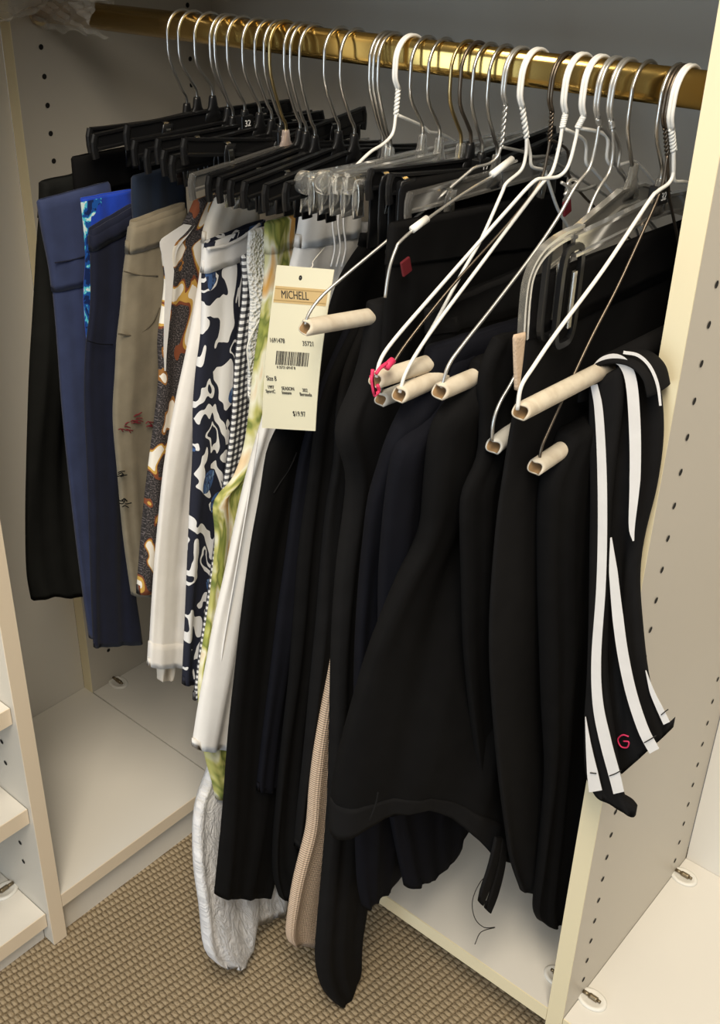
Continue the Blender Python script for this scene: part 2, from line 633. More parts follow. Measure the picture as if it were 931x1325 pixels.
def stadium(hw, hh, n=10):
    out = []
    for i in range(n + 1):
        t = math.pi * i / n
        out.append((hw * math.cos(t), hh - hw + hw * math.sin(t)))
    for i in range(n + 1):
        t = math.pi + math.pi * i / n
        out.append((hw * math.cos(t), -hh + hw + hw * math.sin(t)))
    return out


rod = empty('closet_rod', (0.41, RY, RZ))
tag(rod, 'oval polished brass closet rod spanning the two side panels', 'rod')
MB().prof([(0.0015, RY, RZ), (0.4, RY, RZ), (WX - TP - 0.0015, RY, RZ)], stadium(0.0078, 0.0135)).build('bar', 'brass', rod, True)
for x0, x1 in ((0.0006, 0.006), (WX - TP - 0.006, WX - TP - 0.0006)):
    MB().prof([(x0, RY, RZ), (x1, RY, RZ)], stadium(0.0115, 0.0175)).build('end_bracket', 'brass', rod, False)

# crumpled clear film over the left end of the rod
root = empty('plastic_film', (0.05, RY, RZ))
tag(root, 'crumpled clear plastic film draped over the left end of the brass rod', 'plastic film')
nu, nv = 60, 46
vs, fs = [], []
rr2 = np.random.RandomState(3)
ph = rr2.rand(6) * 6.28
for i in range(nu):
    x = 0.004 + 0.125 * i / (nu - 1)
    for j in range(nv):
        v = j / (nv - 1)
        a = -0.35 * math.pi + v * 1.55 * math.pi
        ry, rz = 0.0155, 0.0205
        wob = 0.0018 * math.sin(90 * x + 5 * a + ph[0]) + 0.0014 * math.sin(170 * x - 7 * a + ph[1]) + 0.0010 * math.sin(260 * x + 11 * a + ph[2])
        edge = 0.014 * math.sin(8 * v + ph[3]) * (i / nu) ** 3
        vs.append((x + edge, RY - 0.001 - (ry + wob) * math.cos(a - 0.5), RZ + (rz + wob) * math.sin(a - 0.15)))
for i in range(nu - 1):
    for j in range(nv - 1):
        fs.append((i * nv + j, i * nv + j + 1, (i + 1) * nv + j + 1, (i + 1) * nv + j))
MB().add(vs, fs).build('wrap', 'film', root, True)
vs, fs = [], []
for i in range(46):
    for j in range(30):
        u, v = i / 45, j / 29
        x = -0.016 + 0.05 * u + 0.004 * math.sin(11 * v)
        y = -0.115 + 0.15 * u + 0.012 * math.sin(7 * v + 2) + 0.006 * math.sin(23 * u + 9 * v)
        z = 0.990 - 0.030 * v + 0.008 * math.sin(9 * u + ph[4]) * v + 0.002 * math.sin(21 * u + 13 * v) + 0.0015 * math.sin(33 * v - 17 * u)
        vs.append((max(x, 0.003) if y > -0.003 else x, y, z))
for i in range(45):
    for j in range(29):
        fs.append((i * 30 + j, i * 30 + j + 1, (i + 1) * 30 + j + 1, (i + 1) * 30 + j))
MB().add(vs, fs).build('loose_end', 'film', root, True)


# ------------------------------------------------------------------ GARMENTS
def pt(q, xdef, mode):
    if isinstance(q, np.ndarray):
        return q
    if len(q) == 3:
        return atx(*q) if mode == 'x' else aty(*q)
    return atx(q[0], q[1], xdef) if mode == 'x' else aty(q[0], q[1], xdef)


class Garment:
    def __init__(self, L, R, x, T=0.012, mode='x', N=70, M=48, rip=0.0015, folds=3.0, seed=0, arch=0.0, open_top=0.0, T0=None, T1=None, front=0.0, hem_wave=0.0, sm=2, roundb=0.0):
        Lp = [pt(q, x, mode) for q in L]
        Rp = [pt(q, x, mode) for q in R] if not isinstance(R, tuple) else None
        self.N, self.M = N, M
        A = soften(resample(smooth_path(Lp, 5), N), sm)
        if Rp is None:
            w = np.linspace(R[0], R[1], N)
            B = A + np.stack([w * 0, w, w * (R[2] if len(R) > 2 else 0)], 1)
        else:
            B = soften(resample(smooth_path(Rp, 5), N), sm)
        self.A, self.B = A, B
        rs = np.random.RandomState(seed + 11)
        ph = rs.rand(8) * 6.28
        T0 = T if T0 is None else T0
        T1 = T if T1 is None else T1
        self.rings, self.uvs = [], []
        vlen = np.r_[0, np.cumsum(np.linalg.norm(np.diff(A, axis=0), axis=1))]
        self.vlen = vlen
        for i in range(N):
            v = i / (N - 1)
            a, b = A[i], B[i]
            e = b - a
            wd = np.linalg.norm(e)
            eh = np.array([e[0], e[1], 0])
            eh /= np.linalg.norm(eh)
            nrm = np.array([eh[1], -eh[0], 0.0])
            if nrm @ np.array([0.75, -0.66, 0]) < 0:
                nrm = -nrm
            t = T0 + (T1 - T0) * v
            ring, uvr = [], []
            for j in range(M):
                ang = 2 * math.pi * j / M
                # finer sampling near the visible front edge
                u = (1 - math.cos(ang)) / 2
                u = u ** 1.25
                sgn = 1 if math.sin(ang) >= 0 else -1
                h = 0.5 * t * min(1.0, abs(math.sin(ang)) * 1.5) ** 0.75
                s = u * wd
                fold = rip * (math.sin(s * 2 * math.pi * folds / 0.1 + ph[0] + 1.1 * v) + 0.6 * math.sin(s * 2 * math.pi * folds * 1.9 / 0.1 + ph[1] - 1.7 * v)) * (0.35 + 0.65 * min(1, v * 2.5))
                low = 2.2 * rip * math.sin(v * 7 + ph[2] + u * 2.5) * min(1, v * 3)
                edge = min(1.0, u * 9 + 0.15)
                off = sgn * h + fold * edge + low * edge
                if front:
                    off += front * math.exp(-(u * wd / 0.02) ** 2) * math.sin(v * 4 + ph[3])
                z = arch * math.sin(math.pi * min(1, u)) * max(0, (v - 0.7) / 0.3) ** 2
                z += hem_wave * math.sin(s * 90 + ph[4]) * v ** 6
                if roundb and v > 1 - roundb:
                    pass
                ring.append(a + e * u + nrm * off + np.array([0, 0, z]))
                uvr.append((s * (1 if sgn > 0 else -1), -vlen[i]))
            self.rings.append(ring)
            self.uvs.append(uvr)
        self.open_top = open_top
        self.nrm = nrm

    def build(self, name, mat, parent=None, inner=None, r0=0, r1=None, grow=0.0, cap_top=True):
        N, M = self.N, self.M
        r1 = N if r1 is None else r1
        vs, uv, fs, mi = [], [], [], []
        rings = self.rings[r0:r1]
        for ring, u in zip(rings, self.uvs[r0:r1]):
            c = np.mean(ring, axis=0)
            for p, q in zip(ring, u):
                if grow:
                    d = p - c
                    d[2] = 0
                    L = np.linalg.norm(d)
                    p = p + self.out(ring, p) * grow
                vs.append(p)
                uv.append(q)
        n = len(rings)
        for i in range(n - 1):
            for j in range(M):
                fs.append((i * M + j, (i + 1) * M + j, (i + 1) * M + (j + 1) % M, i * M + (j + 1) % M))
                mi.append(0)

        def inset(ring, k):
            mid = [(ring[j] + ring[(M - j) % M]) / 2 for j in range(M)]
            return [m_ + (p - m_) * k for p, m_ in zip(ring, mid)]
        mats = [mat]
        if inner:
            mats.append(inner)
        if self.open_top and r0 == 0:
            ro = rings[0]
            r1_ = inset(ro, 0.62)
            base = len(vs)
            for p, q in zip(r1_, self.uvs[0]):
                vs.append(p)
                uv.append(q)
            deep = [p - np.array([0, 0, self.open_top]) for p in inset(ro, 0.5)]
            for p, q in zip(deep, self.uvs[0]):
                vs.append(p)
                uv.append((q[0], q[1] - self.open_top))
            im = 1 if inner else 0
            for j in range(M):
                fs.append((j, (j + 1) % M, base + (j + 1) % M, base + j))
                mi.append(0)
                fs.append((base + j, base + (j + 1) % M, base + M + (j + 1) % M, base + M + j))
                mi.append(im)
            fs.append(tuple(base + M + j for j in range(M)))
            mi.append(im)
        else:
            # softly closed top ridge
            ro = rings[0]
            base = len(vs)
            ridge = [p + np.array([0, 0, 0.0025]) for p in inset(ro, 0.45)]
            for p, q in zip(ridge, self.uvs[0]):
                vs.append(p)
                uv.append(q)
            for j in range(M):
                fs.append((j, (j + 1) % M, base + (j + 1) % M, base + j))
                mi.append(0)
            fs.append(tuple(base + j for j in range(M)))
            mi.append(0)
        # hem : turned in, hollow
        lo = (n - 1) * M
        base = len(vs)
        up = [p + np.array([0, 0, 0.012]) for p in inset(rings[-1], 0.6)]
        for p, q in zip(up, self.uvs[r1 - 1]):
            vs.append(p)
            uv.append(q)
        for j in range(M):
            fs.append((lo + j, base + j, base + (j + 1) % M, lo + (j + 1) % M))
            mi.append(0)
        fs.append(tuple(base + j for j in range(M))[::-1])
        mi.append(0)
        me = mesh(name, vs, fs, uv)
        for p, k_ in zip(me.polygons, mi):
            p.material_index = k_
        o = link(name, me, mats, parent, True)
        for p in me.polygons[-1:]:
            p.use_smooth = False
        return o

    def out(self, ring, p):
        M = self.M
        a, b = ring[0], ring[M // 2]
        e = b - a
        e = e / np.linalg.norm(e)
        c = (a + b) / 2
        d = p - c
        n_ = d - e * (d @ e)
        n_[2] = 0
        L = np.linalg.norm(n_)
        k_ = (d @ e) / (np.linalg.norm(b - a) / 2)
        v_ = (n_ / L if L > 1e-6 else 0) + e * k_ ** 5
        return v_ / (np.linalg.norm(v_) + 1e-9)

    def band(self, name, mat, parent, d0, d1, grow=0.0012):
        """a cloth band (waistband, hem, cuff) wrapped round the piece between two lengths measured along its front edge"""
        i0 = int(np.searchsorted(self.vlen, d0))
        i1 = max(i0 + 2, int(np.searchsorted(self.vlen, d1)) + 1)
        i1 = min(i1, self.N)
        keep = self.open_top
        o = self.build(name, mat, parent, r0=i0, r1=i1, grow=grow)
        return o


def trousers(name, label, L, R, x, mat, group='trousers on the rod', cat='trousers', waist=0.0, wmat=None, hem=0.0, hmat=None, inner=None, **kw):
    g = Garment(L, R, x, **kw)
    root = g.build(name, mat, None, inner)
    tag(root, label, cat, group)
    if waist:
        if g.open_top:
            # open waist: the band is a ring of its own just outside the cloth
            ot = g.open_top
            b_ = g.band('waistband', wmat or mat, root, 0.0 if not ot else 0.001, waist, 0.0012)
        else:
            g.band('waistband', wmat or mat, root, 0.0, waist)
    if hem:
        g.band('hem_band', hmat or mat, root, g.vlen[-1] - hem, g.vlen[-1] + 1)
    return root, g


def seam(parent, pts, x, mat, r=0.0006, name='seam', mode='x', lift=0.0):
    P = [np.array(pt(q, x, mode)) for q in pts]
    if lift:
        P = [p + (CP - p) / np.linalg.norm(CP - p) * lift for p in P]
    return MB().tube(smooth_path(P, 5), r, 6).build(name, mat, parent, True)


def strip(parent, name, mat, L, R, y, mode='y', N=40, thick=0.0012):
    """cloth strip sewn on a leg: given by its two edges, with thickness"""
    A = resample(smooth_path([pt(q, y, mode) for q in L], 5), N)
    B = resample(smooth_path([pt(q, y, mode) for q in R], 5), N)
    vs, fs = [], []
    dv = np.array([0.35, -0.9, 0.2]) if mode == 'y' else np.array([0.9, -0.35, 0.2])
    dv = dv / np.linalg.norm(dv)
    for a, b in zip(A, B):
        vs += [a, b, b - dv * thick, a - dv * thick]
    for i in range(N - 1):
        for j in range(4):
            fs.append((i * 4 + j, i * 4 + (j + 1) % 4, (i + 1) * 4 + (j + 1) % 4, (i + 1) * 4 + j))
    fs.append((0, 1, 2, 3))
    k_ = (N - 1) * 4
    fs.append((k_ + 3, k_ + 2, k_ + 1, k_))
    me = mesh(name, vs, fs, [(v[0] + v[1], v[2]) for v in vs])
    o = link(name, me, mat, parent, False)
    return o


# ------------------------------------------------------------------ HANGERS
ARC_R = 0.0205


def hook_pts(x, zn, dy=0.0, lean=0.0):
    """swivel hook: straight neck, bulge to the front, over the rod, down behind it"""
    cz = RZ + 0.0135 + 0.0018 - ARC_R
    P = [(x, RY, zn), (x, RY, zn + 0.02), (x, RY - 0.006, zn + 0.030), (x + lean, RY - ARC_R + 0.001, cz - 0.024)]
    for i in range(13):
        a = math.pi - math.pi * 1.06 * i / 12
        P.append((x + lean * (1 + 0.3 * i / 12), RY + ARC_R * math.cos(a), cz + ARC_R * math.sin(a)))
    return smooth_path(P, 3)


def ibeam(h=0.016, w=0.0055, t=0.0022):
    a, b = w / 2, h / 2
    c, d = t / 2, h / 2 - 0.0022
    return [(-a, -b), (a, -b), (a, -d), (c, -d + .001), (c, d - .001), (a, d), (a, b), (-a, b), (-a, d), (-c, d - .001), (-c, -d + .001), (-a, -d)]


def clip_part(parent, pos, mat, dx, h=0.034, w=0.0065):
    """two paddles pinching the waistband and a steel spring"""
    x, y, z = pos
    mb = MB()
    for s in (-1, 1):
        prof = [(max(-w, min(w, w * 1.25 * math.cos(a))), 0.0014 * math.sin(a)) for a in np.linspace(0, 2 * math.pi, 14, endpoint=False)]
        pts = [(x + s * dx * 1.5, y, z + 0.004), (x + s * dx, y, z - 0.004), (x + s * dx * 0.9, y, z - h * 0.55), (x + s * dx * 1.15, y, z - h)]
        vs, fs = sweep(pts, prof, True, (1, 0, 0))
        mb.add(vs, fs)
    c = mb.build('clip', mat, parent, True)
    sp = [(x + 1.25 * dx, y, z - 0.026), (x + 1.7 * dx, y, z - 0.012), (x + 1.3 * dx, y, z + 0.002), (x, y, z + 0.006), (x - 1.3 * dx, y, z + 0.002), (x - 1.7 * dx, y, z - 0.012), (x - 1.25 * dx, y, z - 0.026)]
    MB().prof(smooth_path(sp, 3), [(-0.0028, -0.0004), (0.0028, -0.0004), (0.0028, 0.0004), (-0.0028, 0.0004)], True, None).build('clip_spring', 'steel_clip', c)
    return c


def text_mesh(name, body, size, org, right, up, mat, parent, align='LEFT', extrude=0.00012, sx=1.0):
    cu = bpy.data.curves.new(name, 'FONT')
    cu.body = body
    cu.size = size
    cu.extrude = extrude
    cu.align_x = align
    to = bpy.data.objects.new(name, cu)
    COL.objects.link(to)
    bpy.context.view_layer.update()
    me = bpy.data.meshes.new_from_object(to.evaluated_get(bpy.context.evaluated_depsgraph_get()))
    bpy.data.objects.remove(to)
    r = np.array(right) / np.linalg.norm(right)
    u = np.array(up) - r * (np.array(up) @ r)
    u /= np.linalg.norm(u)
    n = np.cross(r, u)
    for v in me.vertices:
        p = np.array(org) + r * v.co.x * sx + u * v.co.y + n * v.co.z
        v.co = p
    me.name = name
    me.materials.clear()
    return link(name, me, mat, parent)


ORD = ['first', 'second', 'third', 'fourth', 'fifth', 'sixth', 'seventh', 'eighth', 'ninth', 'tenth', 'eleventh', 'twelfth', 'thirteenth', 'fourteenth', 'fifteenth', 'sixteenth', 'seventeenth', 'eighteenth', 'nineteenth', 'twentieth', 'twenty-first', 'twenty-second', 'twenty-third', 'twenty-fourth', 'twenty-fifth', 'twenty-sixth']


def clip_hanger(x, zn, front, label, mat='plastic_black', hook='hook_metal', tab=None, peg=None, clips=True, arm=None, dxc=0.0045, bulb=False, lean=0.0, zc=None, cin=0.40, ch=0.034, cw=0.0065, ends=True):
    """skirt and trouser hanger: swivel hook, ribbed bar, a clip at each end"""
    fp = atx(front[0], front[1], x - 0.004) if len(front) == 2 else atx(*front)
    half = np.array([fp[0] - x, fp[1] - RY])
    rear = np.array([x - half[0], RY - half[1], fp[2]])
    zc = zn - 0.008 if zc is None else zc
    root = empty('clip_hanger', (x, RY, zn))
    tag(root, label, 'hanger', 'clip hangers on the brass rod')
    MB().tube(hook_pts(x, zn, lean=lean), 0.0016, 10).build('hook', hook, root, True)
    c = np.array([x, RY, zc])
    d = (fp - c)
    P = [fp - np.array([0, 0, 0.006]), fp, c + d * 0.86, c + d * 0.5 + np.array([0, 0, .001]), c + d * 0.12 + np.array([0, 0, 0.002])]
    d2 = rear - c
    P += [c + d2 * 0.12 + np.array([0, 0, 0.002]), c + d2 * 0.5 + np.array([0, 0, .001]), c + d2 * 0.86, rear, rear - np.array([0, 0, 0.006])]
    mbar = MB().prof(P[1:-1], ibeam(), True, (0, 0, 1))
    if ends:
        for e in (fp, rear):
            o_ = np.array([0, (e[1] - RY) * 0.02, 0])
            mbar.prof([e + np.array([0, 0, 0.007]), e + o_, e + o_ - np.array([0, 0, 0.008]), e + o_ * 0.6 - np.array([0, 0, 0.015])], [(0.0027 * math.cos(a_), 0.0040 * math.sin(a_)) for a_ in np.linspace(0, 2 * math.pi, 10, endpoint=False)], True, (0, 1, 0))
    mbar.build('bar', mat, root)
    # moulded neck
    vs, fs = [], []
    n = 12
    for zz, a, b in ((zc - 0.004, 0.014, 0.0032), (zc + 0.006, 0.011, 0.0034), (zc + 0.013, 0.0058, 0.0034), (zc + 0.021, 0.0042, 0.0036), (zc + 0.023, 0.0036, 0.0030)):
        for i in range(n):
            t = 2 * math.pi * i / n
            vs.append((x + b * math.sin(t), RY + a * math.cos(t), zz))
    for i in range(4):
        for j in range(n):
            fs.append((i * n + j, i * n + (j + 1) % n, (i + 1) * n + (j + 1) % n, (i + 1) * n + j))
    fs.append(tuple(range(4 * n, 5 * n)))
    fs.append(tuple(range(n))[::-1])
    MB().add(vs, fs).build('neck', peg or mat, root, True)
    if clips:
        for e in (fp, rear):
            dd = (c - e)
            pos = e + dd * cin
            clip_part(root, pos, mat, dxc, ch, cw)
    if bulb:
        vs, fs = sweep([(fp[0] - 0.004, fp[1], fp[2]), (fp[0] + 0.004, fp[1], fp[2])], [(0.010 * math.cos(a), 0.010 * math.sin(a)) for a in np.linspace(0, 2 * math.pi, 18, endpoint=False)])
        MB().add(vs, fs).build('end_disc', mat, root, True, bevel=0.001)
    if tab:
        tb = MB().box((x - 0.0048, RY - 0.008, zc + 0.004), (x + 0.0048, RY + 0.008, zc + 0.018)).build('size_tab', 'plastic_black', root, bevel=0.001)
        text_mesh('size_number', tab, 0.0085, (x + 0.0052, RY - 0.0052, zc + 0.0078), (0, 1, 0), (0, 0, 1), 'print_white', tb)
    return root


hk = lambda px, py: float(aty(px, py, 0.018)[0])
CLIPS = [
    # hook px at the rod, neck z, front end px, options
    ((217, 45), .876, (118, 176), dict()),
    ((231, 45), .884, (124, 184), dict()),
    ((252, 48), .888, (166, 172), dict(peg='plastic_black')),
    ((272, 50), .880, (176, 192), dict()),
    ((278, 50), .872, (192, 203), dict()),
    ((294, 50), .880, (206, 190), dict(tab='32')),
    ((314, 55), .880, (214, 205), dict()),
    ((330, 58), .876, (225, 212), dict()),
    ((342, 58), .872, (240, 190), dict(tab='32')),
    ((349, 60), .868, (250, 236), dict(mat='plastic_smoke', peg='plastic_pink', hook='hook_gold')),
    ((368, 62), .872, (272, 238), dict()),
    ((376, 62), .870, (286, 240), dict()),
    ((388, 65), .868, (300, 244), dict()),
    ((420, 70), .876, (318, 246), dict()),
    ((441, 72), .876, (345, 250), dict()),
    ((479, 78), .874, (372, 248), dict()),
    ((484, 78), .872, (394, 236), dict(mat='plastic_clear', bulb=True, cin=0.06, ch=0.026, ends=False)),
    ((490, 78), .870, (408, 236), dict(mat='plastic_clear', cin=0.06, ch=0.026, ends=False)),
    ((532, 85), .886, (420, 236), dict(mat='plastic_clear', bulb=True, cin=0.06, ch=0.026, ends=False)),
    ((555, 85), .886, (434, 238), dict(mat='plastic_clear', cin=0.06, ch=0.026, ends=False)),
    ((584, 88), .884, (448, 238), dict(mat='plastic_clear', hook='hook_gold', cin=0.06, ch=0.026, ends=False)),
    ((597, 90), .886, (480, 232), dict(hook='hook_dark', dxc=0.005, cin=0.10, ch=0.055, cw=0.009)),
    ((613, 92), .880, (506, 238), dict(tab='12', dxc=0.005, cin=0.10, ch=0.055, cw=0.009)),
    ((633, 95), .880, (530, 262), dict(mat='plastic_smoke')),
    ((818, 116), .880, (690, 352), dict(mat='plastic_hazy', clips=False, zc=.884, ends=False)),
    ((856, 122), .884, (742, 318), dict(mat='plastic_smoke', tab='32', clips=False, ends=False)),
]
CL_LAB = {
    0: 'black clip hanger on the leftmost hook of the brass rod',
    9: 'smoke grey clip hanger with a pinkish neck, among the left black hangers',
    16: 'clear clip hanger with a round end disc, leftmost of the clear ones',
    20: 'clear clip hanger with a gold toned hook, right of the white hook at mid rod',
    21: 'black clip hanger with a dark hook and large black clips at mid rod',
    22: 'black clip hanger with a number 12 tab beside the front silver wire hanger',
    23: 'smoke grey clip hanger behind the front silver wire hanger',
    24: 'clear hanger with a curved drooping end, right of the crossing wires',
    25: 'smoke grey hanger with a number 32 tab and large loop clip, nearest the right panel',
}
HROOT = []
for i, (h, zn, fr, kw) in enumerate(CLIPS):
    kind = {'plastic_clear': 'clear', 'plastic_smoke': 'smoke grey'}.get(kw.get('mat'), 'black')
    lab = CL_LAB.get(i) or '%s clip hanger on the %s hook from the left end of the brass rod' % (kind, ORD[i])
    if i == 16 + 2:
        lab = 'clear clip hanger on the first silver hook right of the white hook at mid rod'
    if i == 19:
        lab = 'clear clip hanger on the second silver hook right of the white hook at mid rod'
    HROOT.append(clip_hanger(hk(*h), zn, fr, lab, **kw))

# curved clear end of the right clear hanger and the big smoke loop clip
r24 = HROOT[24]
P = [atx(q[0], q[1], .768) for q in ((752, 296), (728, 306), (706, 322), (692, 340), (683, 362), (679, 390), (677, 420), (676, 440))]
MB().prof(smooth_path(P, 5), ibeam(0.007, 0.005, 0.002), True, (0, -1, 0.3)).build('curved_end', 'plastic_hazy', r24)
r25 = HROOT[25]
for xx, q0 in ((.772, (741, 330)), (.766, (722, 318))):
    top = atx(q0[0], q0[1], xx)
    P = []
    for i in range(33):
        a = 2 * math.pi * i / 32
        ca, sa = math.cos(a), math.sin(a)
        P.append((xx, top[1] + 0.013 * (abs(ca) ** 0.5) * (1 if ca > 0 else -1), top[2] - 0.030 + 0.036 * (abs(sa) ** 0.4) * (1 if sa > 0 else -1)))
    lc = MB().prof(P, [(-0.0024, -0.0018), (0.0024, -0.0018), (0.0024, 0.0018), (-0.0024, 0.0018)], False, (1, 0, 0)).build('loop_clip', 'plastic_black', r25)
    MB().box((xx - 0.001, top[1] + 0.002, top[2] - 0.055), (xx + 0.002, top[1] + 0.007, top[2] - 0.012)).build('clip_spring', 'steel_clip', lc, bevel=0.001)
# tan elastic loop hanging at the clear curved end
gg = Garment([(664, 438), (665, 470), (667, 505)], [(679, 434), (675, 470), (670, 505)], 0.772, T=0.003, N=16, M=16, rip=0)
tb = gg.build('elastic_loop', 'elastic_tan')
tag(tb, 'small tan elastic loop hanging below the curved clear hanger end', 'elastic loop')
# dark red fabric bits clipped behind the wires
for q, nm in (((525, 345), 'small dark red cloth tab by the hooked wire end'), ((733, 268), 'small dark red cloth tab under the knotted wire')):
    a = atx(q[0], q[1], 0.705 if q[0] > 600 else 0.648)
    o = MB().obox(a, (0.0012, 0, 0), (0, 0.005, 0.0015), (0, -0.002, 0.006)).build('cloth_tab', 'dark_red', bevel=0.0008)
    tag(o, nm, 'cloth tab')


# ---- wire hangers
def twist(mb, p0, p1, r, turns=5, sep=None, n=60):
    p0, p1 = np.array(p0), np.array(p1)
    ax = (p1 - p0) / np.linalg.norm(p1 - p0)
    u = np.cross(ax, [1.0, 0, 0])
    u /= np.linalg.norm(u)
    w = np.cross(ax, u)
    s = sep or r * 0.95
    for ph_ in (0, math.pi):
        P = []
        for i in range(n):
            t = i / (n - 1)
            a = 2 * math.pi * turns * t + ph_
            P.append(p0 + (p1 - p0) * t + (u * math.cos(a) + w * math.sin(a)) * s)
        mb.tube(P, r, 6)


def tube_shell(mb, p0, p1, r, wall=0.0013, notch=True):
    p0, p1 = np.array(p0), np.array(p1)
    ax = (p1 - p0) / np.linalg.norm(p1 - p0)
    u = np.array([0, 0, 1.0]) - ax * ax[2]
    u /= np.linalg.norm(u)
    w = np.cross(ax, u)
    n = 28
    vs, fs, mi = [], [], []
    for rr, p, sh in ((r, p0, 0.002), (r, p0 + ax * 0.004, 0), (r, p1, 0), (r - wall, p0, 0.002), (r - wall, p0 + ax * 0.05, 0)):
        for i in range(n):
            a = 2 * math.pi * i / n
            rad = rr
            d = ax * (0.0015 * math.sin(3 * a) if sh else 0)
            # the crushed mouth of a used tube
            if sh and notch:
                rad = rr * (1 - 0.10 * math.exp(-((a - math.pi / 2) / 0.5) ** 2))
            vs.append(p + d + (w * math.cos(a) + u * math.sin(a)) * rad)
    for i0, i1, m_ in ((0, 1, 0), (1, 2, 0), (3, 0, 0), (4, 3, 1)):
        for j in range(n):
            fs.append((i0 * n + j, i0 * n + (j + 1) % n, i1 * n + (j + 1) % n, i1 * n + j))
            mi.append(m_)
    fs.append(tuple(2 * n + j for j in range(n)))
    mi.append(0)
    fs.append(tuple(4 * n + j for j in range(n)))
    mi.append(1)
    o = len(mb.v)
    mb.v += [tuple(v) for v in vs]
    mb.f += [tuple(i + o for i in q) for q in fs]
    mb.m += mi


AXES = {}


def wire_hanger(hpx, arm, label, mat, r, tubefront=None, tubein=None, xf=None, tr=0.0068, tw=(0.938, 0.886), double=True, card='cardboard', rearz=None, halfw=None):
    x = hk(*hpx)
    root = empty('wire_hanger', (x, RY, 0.9))
    tag(root, label, 'hanger', 'wire hangers on the brass rod')
    xf = x if xf is None else xf
    # vertical plane through the hook and the front end
    e = np.array([xf - x, -0.19, 0.0])
    e /= np.linalg.norm(e)
    nrm = np.array([e[1], -e[0], 0.0])
    p0 = np.array([x, RY, 0.9])
    A = [atplane(q[0], q[1], p0, nrm) for q in arm]
    start = A[0]
    # hook in the plane across the rod
    cz = RZ + 0.0135 + r - ARC_R + 0.0004
    ztw0, ztw1 = tw
    tp_ = np.array([x, RY - 0.0155, ztw0])
    bt = np.array(start)
    mb = MB()
    for s in ((-1, 1) if double else (0,)):
        dx = s * r * 0.95
        P = [tp_ + np.array([dx * 0.9, 0, 0]), (x + dx, RY - ARC_R, cz - 0.012)]
        for i in range(13):
            a = math.pi - math.pi * 1.02 * i / 12
            P.append((x + dx, RY + ARC_R * math.cos(a), cz + ARC_R * math.sin(a)))
        mb.tube(smooth_path(P, 3), r, 8)
    mb.build('hook', mat, root, True)
    mb = MB()
    twist(mb, tp_, bt, r * 0.9, turns=3.2, sep=r * 0.9)
    mb.build('twisted_neck', mat, root, True)
    # front arm
    path = smooth_path(A, 5)
    MB().tube(path, r, 8).build('arm', mat, root, True)
    # rear arm mirrored about the hook
    c = np.array([x, RY])
    B = []
    for p in A:
        B.append((2 * x - p[0], 2 * RY - p[1] if abs(p[1] - RY) > 0 else p[1], p[2]))
    B[0] = tuple(start)
    B = [b for b in B]
    MB().tube(smooth_path(B, 5), r, 8).build('arm', mat, root, True)
    if tubefront:
        f0 = atplane(tubefront[0], tubefront[1], p0, nrm)
        f1 = atplane(tubein[0], tubein[1], p0, nrm)
        ax = (f1 - f0) / np.linalg.norm(f1 - f0)
        ln = 2 * np.linalg.norm((np.array([x, RY]) - f0[:2]))
        rear = f0 + ax * ln
        rear[2] = f0[2] + (rear[2] - f0[2]) * 0.4
        mb = MB()
        tube_shell(mb, f0, f0 + (rear - f0) * 1.0, tr)
        mb.build('cardboard_tube', [card, 'cardboard_inside'], root, True)
        AXES[hpx] = (f0, (rear - f0) / np.linalg.norm(rear - f0), tr, p0, nrm, np.linalg.norm(f1 - f0))
    return root


wire_hanger((512, 80), [(512, 148), (508, 172), (496, 186), (480, 196), (464, 211), (446, 230)], 'white wire hanger with a twisted neck among the clear hangers at mid rod', 'wire_white', 0.00145, xf=0.545)
w26 = wire_hanger((653, 98), [(648, 190), (643, 203), (632, 212), (614, 217), (600, 228), (540, 279), (440, 362), (412, 388), (399, 407), (395, 420)], 'silver wire hanger whose short tube overlaps the price tag', 'wire_silver', 0.0013, (394, 424), (476, 418), 0.60)
wire_hanger((675, 98), [(681, 178), (680, 200), (674, 220), (655, 237), (648, 252), (622, 310), (598, 352), (562, 419), (535, 464), (522, 488), (519, 508)], 'white wire hanger leftmost of the three white ones crossing over the black trousers', 'wire_white', 0.00145, (521, 511), (560, 490), 0.668, tr=0.006)
wire_hanger((714, 104), [(711, 180), (708, 200), (700, 232), (680, 262), (650, 298), (597, 356), (560, 400), (520, 452), (500, 486), (492, 508)], 'dark brown wire hanger between the white ones, its tube hidden under the upper tube', 'hook_dark', 0.0012, (492, 517), (540, 495), 0.660, tr=0.0062, card='cardboard_grey')
wire_hanger((732, 106), [(727, 165), (723, 190), (714, 222), (699, 240), (654, 299), (610, 358), (566, 417), (540, 455), (524, 484), (517, 508)], 'white wire hanger with the right one of the stacked cardboard tubes', 'wire_white', 0.00145, (516, 511), (572, 485), 0.687)
wa = wire_hanger((756, 108), [(747, 165), (744, 182), (735, 214), (723, 228), (704, 231), (689, 236), (654, 274), (610, 324), (560, 381), (510, 439), (492, 466), (487, 488)], 'white wire hanger holding the upper left tube with pink bands', 'wire_white', 0.00145, (485, 492), (553, 469), 0.676)
wc = wire_hanger((775, 110), [(775, 160), (770, 190), (762, 218), (748, 236), (738, 252), (720, 284), (690, 328), (640, 394), (598, 447), (580, 473), (571, 502)], 'silver wire hanger with a taped knot and the third tube from the tag', 'wire_silver', 0.0014, (568, 507), (614, 488), 0.714)
wire_hanger((792, 112), [(792, 165), (793, 195), (788, 222), (775, 243), (764, 266), (750, 305), (715, 380), (690, 432), (665, 488), (646, 522), (638, 546), (636, 570)], 'silver wire hanger with a crushed grey tube below the tan elastic', 'wire_silver', 0.0014, (638, 578), (664, 551), 0.745, card='cardboard_grey')
